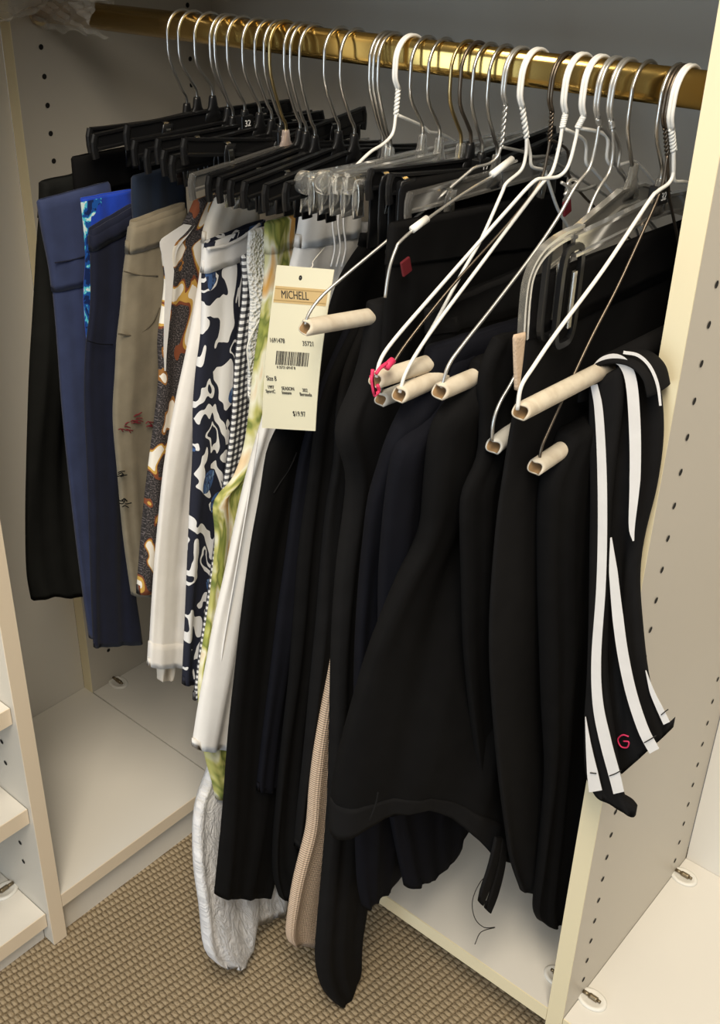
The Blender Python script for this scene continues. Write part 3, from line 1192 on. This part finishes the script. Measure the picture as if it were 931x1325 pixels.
wire_hanger((863, 124), [(863, 200), (858, 235), (850, 258), (838, 285), (800, 368), (765, 436), (735, 500), (708, 560), (700, 580), (697, 600)], 'dark wire hanger with the lowest short tube in front of the black trousers', 'hook_dark', 0.0012, (692, 605), (728, 576), 0.772)
wire_hanger((872, 120), [(871, 195), (871, 222), (865, 237), (850, 248), (838, 262), (780, 349), (720, 430), (690, 474), (674, 500), (669, 530)], 'white wire hanger with the long cardboard tube carrying the striped trousers', 'wire_white', 0.0015, (673, 533), (795, 476), 0.781)
# two more plain hooks beside the dark one, at right
# taped lower wire of the front silver hanger
P = [atx(q[0], q[1], 0.655) for q in ((668, 208), (655, 214), (640, 226), (600, 250), (545, 289), (518, 312), (512, 322), (505, 342), (501, 362), (498, 385))]
MB().tube(smooth_path(P, 5), 0.0012, 8).build('bent_wire', 'wire_silver', w26, True)
for a, b in (((636, 226), (662, 206)), ((533, 297), (552, 283))):
    p, q = atx(*a, 0.6555), atx(*b, 0.6555)
    MB().tube([p, (p + q) / 2, q], 0.0029, 10).build('tape_wrap', 'tape', w26, True)
# pink bands round the upper tube mouth
for P_ in ([(482, 478), (481, 492), (484, 510), (480, 486)], [(486, 484), (492, 476), (500, 470)], [(484, 512), (490, 506), (488, 498)]):
    P = [atx(q[0], q[1], 0.684) for q in P_]
    MB().tube(smooth_path(P, 4), 0.0014, 6).build('pink_band', 'rubber_pink', wa, True)
P = [atx(q[0], q[1], 0.684) for q in ((499, 476), (503, 471), (508, 466))]
MB().tube(P, 0.0028, 10).build('pink_sleeve', 'rubber_pink', wa, True)
# knot of tape on the third silver hanger
for P_ in ([(733, 238), (740, 246), (748, 238), (741, 232), (733, 240), (738, 250)], [(730, 252), (742, 240), (752, 233)], [(726, 236), (738, 243), (752, 246), (770, 240)]):
    P = [atx(q[0], q[1], 0.722) for q in P_]
    MB().tube(smooth_path(P, 4), 0.0013, 6).build('wire_knot', 'wire_silver', wc, True)

def over(key, L, R, wid=0.19):
    """edges of trousers folded over a cardboard tube: they start on top of the tube where the cloth begins"""
    f0, ax, tr, p0, nrm, d = AXES[key]
    up = np.array([0, 0, 1.0])
    a = f0 + ax * d
    b = f0 + ax * (d + wid)
    f = lambda q: atx(*q) if len(q) == 3 else atplane(q[0], q[1], p0, nrm)
    A = [a + up * (tr + 0.0035), a + up * tr * 0.4 - ax * 0.002] + [f(q) for q in L]
    B = [b + up * (tr + 0.0035), b + up * tr * 0.4] + [f(q) for q in R]
    return A, B


GT = 'trousers hanging on the brass rod'
# --- far left, black
trousers('trousers', 'black trousers whose dark waistband peeks out behind the navy pair at far left', [(94, 206), (97, 240), (104, 320), (116, 480), (124, 620)], (0.14, 0.14), 0.222, 'black_wool', GT, waist=0.035, T=0.009, seed=1)
trousers('trousers', 'short greenish black trousers hanging leftmost of all, with a raw wavy hem', [(54, 238), (54, 262), (50, 310), (45, 380), (38, 480), (36, 590), (36, 690), (37, 745), (42, 776)], [(118, 222), (122, 300), (126, 480), (130, 620), (135, 740), (138, 757)], 0.20, 'black_green', GT, waist=0.03, T=0.014, rip=0.0045, folds=1.6, seed=2, hem_wave=0.004)
t, g = trousers('trousers', 'medium navy trousers with a wide blue waistband, nearest the left side panel', [(50, 262), (56, 300), (66, 350), (71, 400), (75, 450), (80, 520), (88, 600), (97, 680), (107, 760), (116, 826)], [(140, 238), (150, 300), (160, 400), (162, 520), (165, 600), (170, 700), (178, 818)], 0.238, 'navy_blue', GT, waist=0.085, T=0.010, rip=0.0010, seed=3)
seam(t, [(71, 340), (90, 337), (112, 331)], 0.2455, 'navy_dark', 0.0007, 'waist_seam')
trousers('shorts', 'bright blue shorts with a cyan and white printed front edge', [(105, 257), (109, 300), (111, 340), (109, 380), (112, 430), (120, 500)], [(170, 245), (178, 300), (180, 400), (182, 480)], 0.252, 'bright_blue', 'shorts and cropped bottoms on the rod', 'shorts', inner='bright_blue', T=0.009, open_top=0.03, seed=4)
strip(bpy.data.objects['shorts'], 'printed_front', 'blue_print', [(104.5, 262), (108.5, 300), (110.5, 340), (108.5, 380), (111.5, 430), (119.5, 500)], [(131, 256), (133, 290), (134, 340), (133, 380), (134, 430), (138, 500)], 0.2575, 'x')
t, g = trousers('trousers', 'dark navy straight trousers ending lowest at the left, in front of the bright blue shorts', [(116, 297), (118, 340), (118, 400), (112, 450), (110, 520), (113, 600), (116, 700), (119, 780), (122, 838)], [(176, 262), (180, 320), (178, 420), (172, 500), (168, 580), (168, 680), (174, 760), (184, 832)], 0.264, 'navy_dark', GT, waist=0.02, T=0.010, rip=0.0012, seed=5, open_top=0.012)
seam(t, [(113, 441), (128, 445), (146, 446)], 0.2725, 'navy_black', 0.0006, 'pocket_seam')
trousers('trousers', 'very dark navy trousers showing only a deep plain waistband behind the olive pair', [(172, 231), (172, 265), (176, 320), (178, 420), (180, 500)], [(236, 214), (240, 265), (245, 320), (245, 420), (245, 480)], 0.281, 'navy_ink', GT, waist=0.06, T=0.007, seed=6)
# --- olive
t, g = trousers('trousers', 'olive grey trousers with curved front pockets and faint red embroidery', [(170, 287), (164, 330), (160, 360), (157, 400), (152, 440), (150, 480), (147, 540), (153, 609), (161, 695), (171, 770)], [(238, 262), (244, 330), (248, 420), (245, 560), (240, 680), (238, 768)], 0.299, 'olive', GT, waist=0.03, T=0.012, open_top=0.035, rip=0.0012, seed=7)
seam(t, [(160, 351), (180, 356), (204, 357)], 0.3058, 'olive_dark', 0.0008, 'yoke_seam')
seam(t, [(153, 432), (170, 434), (186, 428), (198, 416), (206, 398)], 0.3062, 'olive_dark', 0.0010, 'pocket_seam')
er = np.random.RandomState(12)
for cx_, cy_, mm, nn in ((158, 553, 'dark_red', 7), (176, 542, 'dark_red', 7), (187, 547, 'dark_red', 4), (157, 615, 'black_green', 4), (160, 650, 'black_green', 6)):
    for q in range(nn):
        ax_, ay_ = cx_ + er.uniform(-7, 7), cy_ + er.uniform(-6, 6)
        seam(t, [(ax_, ay_), (ax_ + er.uniform(2, 6), ay_ + er.uniform(-3, 1)), (ax_ + er.uniform(6, 9), ay_ + er.uniform(-3, 3))], 0.3065, mm, 0.0006, 'embroidery')
# --- paisley
t, g = trousers('trousers', 'charcoal paisley print trousers with white and rust swirls', [(252, 262), (243, 282), (230, 300), (212, 314), (210, 335), (214, 360), (210, 400), (205, 440), (207, 480), (204, 520), (196, 580), (188, 640), (182, 700), (177, 768)], [(290, 250), (296, 330), (290, 440), (275, 560), (262, 660), (250, 762)], 0.316, 'paisley_print', GT, T=0.011, rip=0.0014, seed=8)
strip(t, 'white_border', 'white_trim', [(238, 290, 0.3225), (218, 303, 0.3225), (207, 313, 0.3225), (210, 332, 0.3225), (214, 360, 0.3225), (213, 400, 0.3225), (212, 450, 0.3225), (213, 480, 0.3225)], [(252, 292, 0.3225), (243, 305, 0.3225), (230, 322, 0.3225), (226, 342, 0.3225), (224, 365, 0.3225), (221, 400, 0.3225), (216, 450, 0.3225), (214.5, 480, 0.3225)], 0.3225, 'x')
# --- white ankle trousers
t, g = trousers('trousers', 'off white ankle trousers with a cream gathered waist and a stitched cuff', [(281, 258), (270, 285), (263, 310), (262, 340), (255, 385), (243, 450), (228, 520), (214, 600), (206, 680), (201, 740), (197, 800), (193, 862)], [(330, 254), (335, 300), (335, 400), (320, 560), (300, 700), (285, 780), (272, 858)], 0.332, 'white_cotton', GT, T=0.012, waist=0.045, wmat='cream_rib', hem=0.035, rip=0.0014, seed=9)
g2 = Garment([(204, 780), (204, 830), (204, 862), (207, 881)], [(228, 780), (228, 830), (227, 862), (223, 881)], 0.323, T=0.012)
g2.build('inner_leg', 'cream_rib', t)
# --- floral
t, g = trousers('trousers', 'navy and white floral print trousers with a white drawstring waist', [(266, 314), (262, 350), (262, 400), (260, 440), (254, 480), (250, 530), (250, 560), (249, 600), (246, 650), (244, 700), (242, 760), (240, 820), (237, 886)], [(342, 284), (348, 340), (345, 450), (335, 560), (320, 660), (300, 760), (285, 830), (275, 884)], 0.348, 'floral_navy_print', GT, T=0.011, waist=0.024, wmat='white_trim', open_top=0.025, rip=0.0013, seed=10)
seam(t, [(268, 322), (290, 318), (312, 308), (336, 290)], 0.3565, 'white_trim', 0.0016, 'waist_cord')
# --- gingham
t, g = trousers('trousers', 'black and white gingham trousers showing a thin checked edge', [(312, 334), (314, 380), (308, 430), (304, 470), (300, 540), (293, 600), (283, 660), (275, 720), (267, 780), (258, 840), (250, 906)], (0.13, 0.10), 0.362, 'gingham', GT, T=0.009, rip=0.0008, seed=11)
# --- lace
t, g = trousers('shorts', 'white crocheted lace shorts next to the green leaf print', [(322, 302), (320, 340), (324, 390), (322, 430), (322, 470), (322, 520)], (0.11, 0.10), 0.374, 'lace_white', 'shorts and cropped bottoms on the rod', 'shorts', T=0.008, seed=12)
seam(t, [(341, 405), (328, 428), (320, 448), (321, 468), (323, 480)], 0.381, 'thread_white', 0.0009, 'drawstring')
# --- leaf print
t, g = trousers('trousers', 'yellow green leaf print trousers behind the long white pair', [(345, 290), (344, 330), (341, 380), (335, 430), (328, 480), (323, 530), (316, 580), (300, 625), (276, 648), (280, 690), (277, 740), (270, 800), (258, 880, .405), (260, 940, .422), (267, 985, .430), (275, 1012, .434), (279, 1033, .434)], (0.11, 0.035), 0.388, 'leaf_print', GT, T=0.010, waist=0.02, rip=0.0016, seed=13)
# --- navy with piping
t, g = trousers('shorts', 'short navy bottoms with a white piped side, under the clear hanger clips', [(384, 263), (383, 300), (384, 345), (384, 400), (380, 460)], (0.10, 0.10), 0.405, 'navy_black', 'shorts and cropped bottoms on the rod', 'shorts', T=0.008, seed=14)
seam(t, [(402, 268), (403, 285), (400, 310), (396, 335), (394, 350)], 0.4105, 'thread_white', 0.0011, 'piping')
# --- crinkled white, longest of the whites
root = empty('trousers', (0.44, 0.0, 0.5))
tag(root, 'crinkled white gauze trousers reaching down to the carpet', 'trousers', GT)
g = Garment([(400, 290, .412), (372, 420, .413), (352, 560, .414), (318, 720, .418), (292, 860, .412), (275, 985, .414), (256, 1040, .430), (253, 1080, .442), (256, 1130, .460), (262, 1170, .468), (266, 1215, .476), (270, 1238, .479), (286, 1248, .481)], [(450, 280, .412), (430, 420, .413), (410, 560, .414), (380, 720, .418), (350, 860, .412), (335, 985, .414), (332, 1050, .430), (332, 1110, .442), (332, 1150, .460), (329, 1190, .470), (322, 1220, .476), (317, 1240, .479), (303, 1249, .481)], 0.43, T0=0.006, T1=0.022, rip=0.0016, folds=2.1, seed=15, hem_wave=0.003)
g.build('leg', 'white_crinkle', root)
g = Garment([(424, 290, .424), (400, 560, .426), (345, 860, .436), (326, 985, .448), (322, 1060, .456), (318, 1130, .464), (318, 1196, .470)], [(480, 290, .424), (460, 560, .426), (400, 860, .436), (385, 985, .448), (372, 1060, .456), (366, 1130, .464), (370, 1160, .468), (364, 1184, .470)], 0.44, T=0.01, rip=0.0016, folds=2.1, seed=16, hem_wave=0.003)
g.build('leg', 'white_crinkle', root)
# --- long white
t, g = trousers('trousers', 'long plain white trousers hanging behind the cream price tag', [(394, 262), (389, 300), (378, 340), (365, 400), (352, 470), (345, 530), (335, 570), (322, 620), (308, 680), (295, 740), (280, 800), (268, 860), (258, 910), (249, 966)], [(462, 245), (465, 330), (450, 430), (420, 540), (395, 640), (372, 740), (350, 840), (325, 940), (316, 968)], 0.436, 'white_denim', GT, T=0.014, waist=0.04, rip=0.0022, folds=2.0, seed=17)
seam(t, [(334, 560), (322, 640), (305, 740), (288, 840), (272, 962)], 0.4445, 'white_trim', 0.0009, 'side_seam')
for dx in (0, 7, 14):
    seam(t, [(432 + dx, 262), (430 + dx, 290), (433 + dx, 320), (428 + dx, 345)], 0.4475, 'white_trim', 0.0010, 'belt_loop')

# --- the black group
t, g = trousers('trousers', 'black wool trousers right behind the price tag, with a slanted pocket', [(492, 284), (470, 314), (447, 345), (432, 380), (415, 440), (390, 500), (360, 553), (347, 577), (338, 640), (327, 700), (315, 790), (305, 880), (297, 950), (290, 1040), (284, 1100), (278, 1157, .492)], [(560, 270), (560, 350), (530, 450), (470, 560), (430, 700), (405, 850), (380, 1000), (364, 1090), (350, 1160, .492)], 0.505, 'black_wool', GT, T=0.013, waist=0.03, rip=0.0018, folds=2.0, seed=18)
seam(t, [(384, 585), (375, 605), (362, 625), (354, 638)], 0.512, 'black_knit', 0.0009, 'pocket_seam')
t, g = trousers('trousers', 'dark navy trousers with a shorter hem between two black pairs', [(450, 420), (420, 490), (398, 560), (388, 600), (378, 660), (370, 720), (360, 790), (352, 860), (343, 940), (334, 1024)], [(520, 400), (490, 490), (460, 560), (450, 660), (440, 760), (425, 860), (410, 940), (386, 1026)], 0.519, 'navy_black', GT, T=0.011, rip=0.0016, seed=19)
t, g = trousers('trousers', 'black trousers just left of the tan ribbed pair, with a pointed hem', [(460, 420), (430, 480), (410, 545), (403, 600), (394, 660), (386, 720), (380, 800), (374, 880), (366, 960), (360, 1040), (356, 1100), (358, 1140), (366, 1164)], [(540, 400), (500, 480), (480, 560), (465, 640), (455, 720), (446, 800), (432, 870), (415, 960), (401, 1050), (396, 1085), (387, 1110), (375, 1163)], 0.532, 'black_wool', GT, T=0.011, rip=0.0016, seed=20)
t, g = trousers('trousers', 'soft black trousers ending above the tan pair, behind the wire hanger tube', [(470, 420), (446, 480), (436, 540), (434, 600), (425, 650), (417, 720), (410, 800), (402, 880), (395, 960), (388, 1040), (384, 1098)], [(560, 400), (520, 480), (500, 560), (480, 650), (465, 720), (450, 800), (432, 880), (420, 960), (408, 1020), (400, 1082)], 0.545, 'black_knit', GT, T=0.011, rip=0.0016, seed=21)
t, g = trousers('trousers', 'tan ribbed knit trousers showing one slim leg among the black pairs', [(470, 600), (450, 720), (435, 810), (422, 890), (409, 960), (401, 1020), (397, 1070), (387, 1110), (378, 1150), (371, 1208), (377, 1222)], [(540, 600), (500, 720), (480, 810), (470, 890), (460, 960), (450, 1020), (440, 1080), (430, 1130), (422, 1170), (412, 1215), (408, 1224)], 0.556, 'tan_rib', GT, T=0.013, rip=0.0012, folds=1.5, seed=22)
A_, B_ = over((653, 98), [(474, 436), (469, 458), (461, 490), (447, 525), (434, 550, .606), (435, 575, .606), (444, 592, .604), (451, 620, .602), (448, 660, .60), (440, 720, .60), (435, 780, .60), (432, 850, .60), (431, 940, .60), (429, 1020, .60), (425, 1080, .60), (418, 1150, .60), (410, 1230, .60), (412, 1262, .60), (420, 1284, .60), (432, 1297, .60)], [(575, 430), (570, 490), (565, 530, .61), (560, 560, .606), (550, 600, .604), (545, 640, .602), (530, 700, .60), (515, 780, .60), (505, 850, .60), (497, 940, .60), (490, 1020, .60), (483, 1090, .60), (474, 1160, .60), (465, 1230, .60), (464, 1262, .60), (458, 1284, .60), (447, 1297, .60)])
t, g = trousers('leggings', 'long black knit leggings on the front silver wire hanger, lowest hem of all', A_, B_, 0.606, 'black_knit', GT, 'leggings', T0=0.021, T1=0.016, rip=0.0014, seed=23)
A_, B_ = over((756, 108), [(545, 488), (526, 522), (506, 563, .682), (490, 610, .672), (477, 652, .664), (470, 720, .655), (467, 760, .65), (462, 850, .645), (460, 1000, .638), (461, 1100, .635), (464, 1150, .635), (471, 1175, .635)], [(660, 450), (650, 560), (620, 640, .675), (600, 760, .66), (570, 900, .648), (545, 1030, .64), (526, 1110, .636), (519, 1137, .635), (503, 1158, .635), (488, 1160, .635)])
t, g = trousers('trousers', 'blackish navy trousers folded over the upper tube of the front cluster', A_, B_, 0.655, 'navy_black', GT, T0=0.021, T1=0.012, rip=0.0018, seed=24)
A_, B_ = over((732, 106), [(562, 508), (536, 545), (514, 580, .692), (506, 620, .688), (500, 660, .684), (494, 720, .678), (492, 760, .674), (492, 880, .666), (498, 1000, .66), (512, 1090, .658), (524, 1147, .657)], [(670, 480), (660, 560), (650, 640, .692), (640, 760, .68), (625, 900, .67), (610, 1030, .662), (592, 1100, .659), (560, 1130, .657)])
t, g = trousers('trousers', 'black trousers folded over the middle tube of the front cluster', A_, B_, 0.682, 'navy_black', GT, T0=0.021, T1=0.012, rip=0.0018, seed=25)
# wide cropped pair with a faced hem
A_, B_ = over((775, 110), [(600, 506), (577, 528), (563, 552), (557, 580, .712), (552, 638, .710), (546, 698, .706), (520, 752, .70), (482, 840, .687), (452, 930, .673), (433, 1000, .66), (428, 1040, .655), (428, 1078, .655)], [(695, 470), (690, 560), (688, 640, .714), (680, 740, .718), (672, 840, .724), (660, 930, .73), (654, 1010, .734), (652, 1060, .737), (648, 1120, .738)])
t, g = trousers('culottes', 'wide black cropped trousers with a deep arched hem band', A_, B_, 0.706, 'black_wool', GT, 'trousers', T0=0.021, T1=0.026, rip=0.0026, folds=1.2, seed=26, arch=0.065, hem=0.045, hmat='black_knit')  # hem band in a lighter black: its slight sheen put into the colour
seam(t, [(489, 1025), (486, 1040), (478, 1062)], 0.705, 'black_knit', 0.0008, 'hem_seam')
seam(t, [(636, 1131), (622, 1140), (611, 1165), (614, 1188), (626, 1200), (640, 1200), (622, 1206), (614, 1222)], 0.735, 'thread_dark', 0.0005, 'loose_thread')
t, g = trousers('trousers', 'black tie-waist trousers between the two lower cardboard tubes', [(640, 440), (624, 470), (620, 500), (622, 550), (619, 598), (601, 627), (596, 655), (598, 760), (602, 850), (614, 950), (628, 1050), (640, 1108)], [(720, 420), (722, 560), (720, 660), (715, 760), (706, 860), (694, 960), (680, 1050), (658, 1112)], 0.731, 'black_wool', GT, T=0.012, rip=0.0018, seed=27)
for L_, R_ in (([(640, 1085), (632, 1120), (622, 1150), (619, 1166)], [(648, 1085), (642, 1120), (633, 1150), (624, 1172)]), ([(648, 1085), (642, 1125), (634, 1155), (627, 1175)], [(656, 1090), (652, 1125), (643, 1160), (634, 1182)])):
    gg = Garment(L_, R_, 0.742, T=0.004, N=20, M=20, rip=0)
    gg.build('tie_end', 'black_knit', t)

# clipped at the waist on the clear hanger, right
t, g = trousers('trousers', 'smooth black dress trousers held at the waist by the large smoke clip', [(684, 366), (682, 400), (681, 440), (675, 480), (668, 520), (660, 560), (651, 620), (645, 656), (637, 740), (633, 820), (636, 900), (646, 1005), (655, 1070), (662, 1115), (676, 1154)], [(890, 285), (890, 400), (880, 480), (860, 580), (830, 680), (790, 780), (760, 900), (735, 1000), (715, 1090), (703, 1153)], 0.757, 'black_knit', GT, T=0.009, waist=0.035, rip=0.0012, folds=1.2, seed=28)
A_, B_ = over((863, 124), [(718, 596), (704, 632), (700, 740), (702, 895), (708, 1000), (705, 1080), (699, 1140), (694, 1180), (700, 1193)], [(800, 560), (800, 640), (790, 760), (778, 880), (766, 980), (756, 1060), (746, 1120), (737, 1175), (730, 1196)], 0.10)
t, g = trousers('trousers', 'black trousers folded over the lowest short tube near the right panel', A_, B_, 0.774, 'black_wool', GT, T0=0.021, T1=0.012, rip=0.002, folds=2.5, seed=29, hem_wave=0.004)
# black waist group behind the wires
t, g = trousers('trousers', 'black trousers clipped by the big black clips behind the crossing white wires', [(506, 292), (500, 350), (496, 400), (494, 450), (492, 500)], [(716, 252), (705, 340), (700, 420), (700, 500)], 0.632, 'black_wool', GT, T=0.010, waist=0.03, seed=30)
t, g = trousers('trousers', 'black trousers whose slanted waist shows above the front tube cluster', [(552, 402), (552, 440), (552, 470)], [(720, 330), (720, 400), (720, 460)], 0.650, 'black_knit', GT, T=0.010, waist=0.02, seed=31)

trousers('trousers', 'black trousers with the highest waistband, behind the twisted white wires', [(516, 238), (514, 300), (512, 380), (510, 450)], [(738, 200), (730, 260), (720, 340), (715, 400)], 0.614, 'black_wool', GT, T=0.010, waist=0.035, seed=41)
# striped track trousers over the longest tube
root = empty('track_trousers', (0.80, -0.03, 0.76))
tag(root, 'black track trousers with white side stripes over the long cardboard tube', 'track trousers', GT)
Y2, Y1 = -0.014, -0.032
g = Garment([(796, 470), (793, 540), (789, 620), (786, 700), (786, 780), (789, 860), (792, 930), (797, 980), (806, 999)], [(838, 466), (853, 500), (857, 560), (848, 630), (834, 690), (828, 740), (831, 800), (837, 860), (848, 905), (868, 944)], Y2, mode='y', T=0.012, rip=0.001, seed=32)
g.build('leg', 'black_knit', root)
g = Garment([(764, 500), (764, 560), (766, 640), (766, 760), (762, 860), (757, 930), (757, 985), (762, 1012), (770, 1025)], [(806, 474), (805, 520), (796, 600), (789, 680), (786, 760), (783, 850), (787, 900), (794, 950), (802, 1000), (808, 1028), (824, 1053)], Y1, mode='y', T=0.012, rip=0.001, seed=33, sm=1)
g.build('leg', 'black_knit', root)
f0, ax_, tr_e, p0_, nrm_, d_ = AXES[(872, 120)]
a_ = f0 + ax_ * (d_ - 0.012)
MB().tube([a_, a_ + ax_ * 0.004, a_ + ax_ * 0.15, a_ + ax_ * 0.235], tr_e + 0.0035, 20).build('draped_top', 'black_knit', root, True)
# the folded top over the tube
tp = []
for q in ((762, 512), (766, 488), (778, 471), (795, 462), (815, 461), (832, 467), (846, 482), (852, 505)):
    tp.append(aty(q[0], q[1], -0.022))
MB().prof(smooth_path(tp, 5), [(0.018 * math.cos(a), 0.0035 * math.sin(a)) for a in np.linspace(0, 2 * math.pi, 16, endpoint=False)]).build('folded_waist', 'black_knit', root, True)
YS = Y1 - 0.0085


def cstrip(name, mat, C, w, y):
    P = smooth_path([np.array([q[0], q[1], 0.0]) for q in C], 6)
    Ls, Rs = [], []
    n = len(P)
    for i in range(n):
        t = P[min(i + 1, n - 1)] - P[max(i - 1, 0)]
        t /= np.linalg.norm(t)
        nn = np.array([t[1], -t[0]])
        ww = np.interp(i / (n - 1), np.linspace(0, 1, len(w)), w) / 2
        Ls.append((P[i][0] - nn[0] * ww, P[i][1] - nn[1] * ww))
        Rs.append((P[i][0] + nn[0] * ww, P[i][1] + nn[1] * ww))
    return strip(root, name, mat, Ls, Rs, y, 'y', N=60)


cstrip('side_stripe', 'white_trim', [(768, 498), (774, 530), (778, 600), (779, 680), (777, 760), (771, 850), (773, 910), (783, 960), (795, 1005), (800, 1026)], [9, 11, 12, 12, 12, 13, 15, 15, 14], YS)
cstrip('side_stripe', 'white_trim', [(757, 928), (761, 965), (766, 1000), (770, 1024)], [1, 7, 14, 17], YS)
cstrip('side_stripe', 'white_trim', [(767, 476), (780, 466), (796, 464), (809, 474), (817, 500), (821, 560), (821, 620), (817, 680), (819, 700)], [5, 9, 12, 14, 15, 15, 14, 8, 2], -0.036)
cstrip('side_stripe', 'white_trim', [(806, 456), (825, 460), (840, 474), (850, 497), (854, 525)], [4, 4, 4, 4, 3], -0.034)
cstrip('side_stripe', 'white_trim', [(790, 696), (793, 740), (799, 800), (806, 850), (817, 900), (832, 945), (846, 972)], [2, 11, 14, 14, 14, 14, 14], Y2 - 0.0225)
cstrip('side_stripe', 'white_trim', [(835, 868), (843, 895), (852, 915), (862, 936)], [1, 6, 8, 9], Y2 - 0.0085)
seam(root, [(813, 953), (805, 951), (799, 957), (803, 966), (811, 967), (813, 960), (806, 959)], Y2 - 0.0095, 'rubber_pink', 0.0007, 'embroidered_logo', 'y')
for P_, yy in (([(788, 1004), (796, 1001), (803, 997)], YS - 0.001), ([(763, 1000), (771, 1001)], YS - 0.001), ([(833, 961), (842, 956), (848, 952)], Y2 - 0.024), ([(855, 925), (861, 920), (864, 918)], Y2 - 0.0095)):
    seam(root, P_, yy, 'thread_dark', 0.0005, 'hem_stitching', 'y')

# ------------------------------------------------------------------ price tag
TA, TB, TC, TD = [aty(*q) for q in ((358, 343, -.112), (432, 349, -.126), (410, 557, -.126), (341, 553, -.112))]
root = empty('price_tag', (TA + TB) / 2)
tag(root, 'long cream swing tag with a gold band and barcode in front of the white trousers', 'price tag')
tr_ = (TB - TA)
td = (TD - TA)
tn = np.cross(td, tr_)
tn /= np.linalg.norm(tn)
if tn @ (CP - TA) < 0:
    tn = -tn


def tp2(u, v, o=0.0):
    return TA + (TB - TA) * u * (1 - v) + (TC - TD) * u * v + (TD - TA) * v + tn * o + tn * (0.004 * math.sin(v * 2.6))


def tag_patch(name, mat, u0, u1, v0, v1, o0, o1, parent, n=10):
    vs, fs = [], []
    for i in range(n + 1):
        v = v0 + (v1 - v0) * i / n
        for u, o in ((u0, o1), (u1, o1), (u1, o0), (u0, o0)):
            vs.append(tp2(u, v, o))
    for i in range(n):
        for j in range(4):
            fs.append((i * 4 + j, i * 4 + (j + 1) % 4, (i + 1) * 4 + (j + 1) % 4, (i + 1) * 4 + j))
    fs.append((0, 1, 2, 3))
    fs.append((n * 4 + 3, n * 4 + 2, n * 4 + 1, n * 4))
    return MB().add(vs, fs).build(name, mat, parent)


tag_patch('card', 'card', 0, 1, 0, 1, -0.0005, 0.0, root)
bnd = tag_patch('logo_band', 'card_gold', 0.03, 0.96, 0.115, 0.21, 0.0, 0.0002, root, 4)
tag_patch('band_line', 'card_gold_dark', 0.03, 0.96, 0.127, 0.132, 0.0002, 0.0003, bnd, 2)
tag_patch('band_line', 'card_gold_dark', 0.03, 0.96, 0.193, 0.198, 0.0002, 0.0003, bnd, 2)
Wd, Ht = np.linalg.norm(tr_), np.linalg.norm(td)


def tag_text(body, u, v, size, mat='print_black', sx=1.0, nm='printed_text', par=None):
    o = tp2(u, v, 0.0003)
    r = tp2(u + 0.1, v, 0.0003) - o
    up = tp2(u, v - 0.03, 0.0003) - o
    text_mesh(nm, body, size, o, r, up, mat, par or root, sx=sx)


tag_text('MICHELL', 0.17, 0.182, 0.0095, 'print_black', 1.05, 'logo_lettering', bnd)
tag_text('1691478', 0.05, 0.445, 0.0056, sx=1.2)
tag_text('35721', 0.66, 0.452, 0.0056, sx=1.2)
rb = np.random.RandomState(4)
u = 0.20
bars = MB()
while u < 0.78:
    w_ = rb.choice([0.008, 0.012, 0.02])
    q = [tp2(u, 0.495, 0.0003), tp2(u + w_, 0.495, 0.0003), tp2(u + w_, 0.58, 0.0003), tp2(u, 0.58, 0.0003)]
    b_ = [p - tn * 0.0002 for p in q]
    bars.add(q + b_, [(0, 1, 2, 3), (0, 4, 5, 1), (1, 5, 6, 2), (2, 6, 7, 3), (3, 7, 4, 0)])
    u += w_ + rb.choice([0.008, 0.012, 0.016])
bars.build('barcode', 'print_black', root)
tag_text('0 35721 69147 8', 0.24, 0.603, 0.0034, sx=1.2)
tag_text('Size 8', 0.06, 0.683, 0.0062, sx=1.1)
tag_text('1997', 0.09, 0.735, 0.0044, sx=1.2)
tag_text('SEASON', 0.36, 0.738, 0.0044, sx=1.2)
tag_text('302', 0.74, 0.742, 0.0044, sx=1.2)
tag_text('SportC', 0.06, 0.762, 0.0044, sx=1.2)
tag_text('Inseam', 0.37, 0.765, 0.0044, sx=1.2)
tag_text('Bermuda', 0.70, 0.769, 0.0044, sx=1.1)
tag_text('$19.97', 0.60, 0.905, 0.0064, sx=1.1)
hc = tp2(0.46, 0.06, 0.0003)
ring = [hc + tr_ / Wd * 0.0022 * math.cos(a) - td / Ht * 0.0022 * math.sin(a) for a in np.linspace(0, 2 * math.pi, 14, endpoint=False)]
MB().add(ring + [p - tn * 0.0002 for p in ring], [tuple(range(14))] + [(i, (i + 1) % 14, 14 + (i + 1) % 14, 14 + i) for i in range(14)]).build('punched_hole', 'thread_dark', root)
sp_ = [hc, hc + np.array([0.004, 0.01, 0.008]), aty(405, 338, -0.10), atx(420, 320, 0.515)]
MB().tube(smooth_path(sp_, 5), 0.0004, 6).build('string', 'thread_white', root, True)
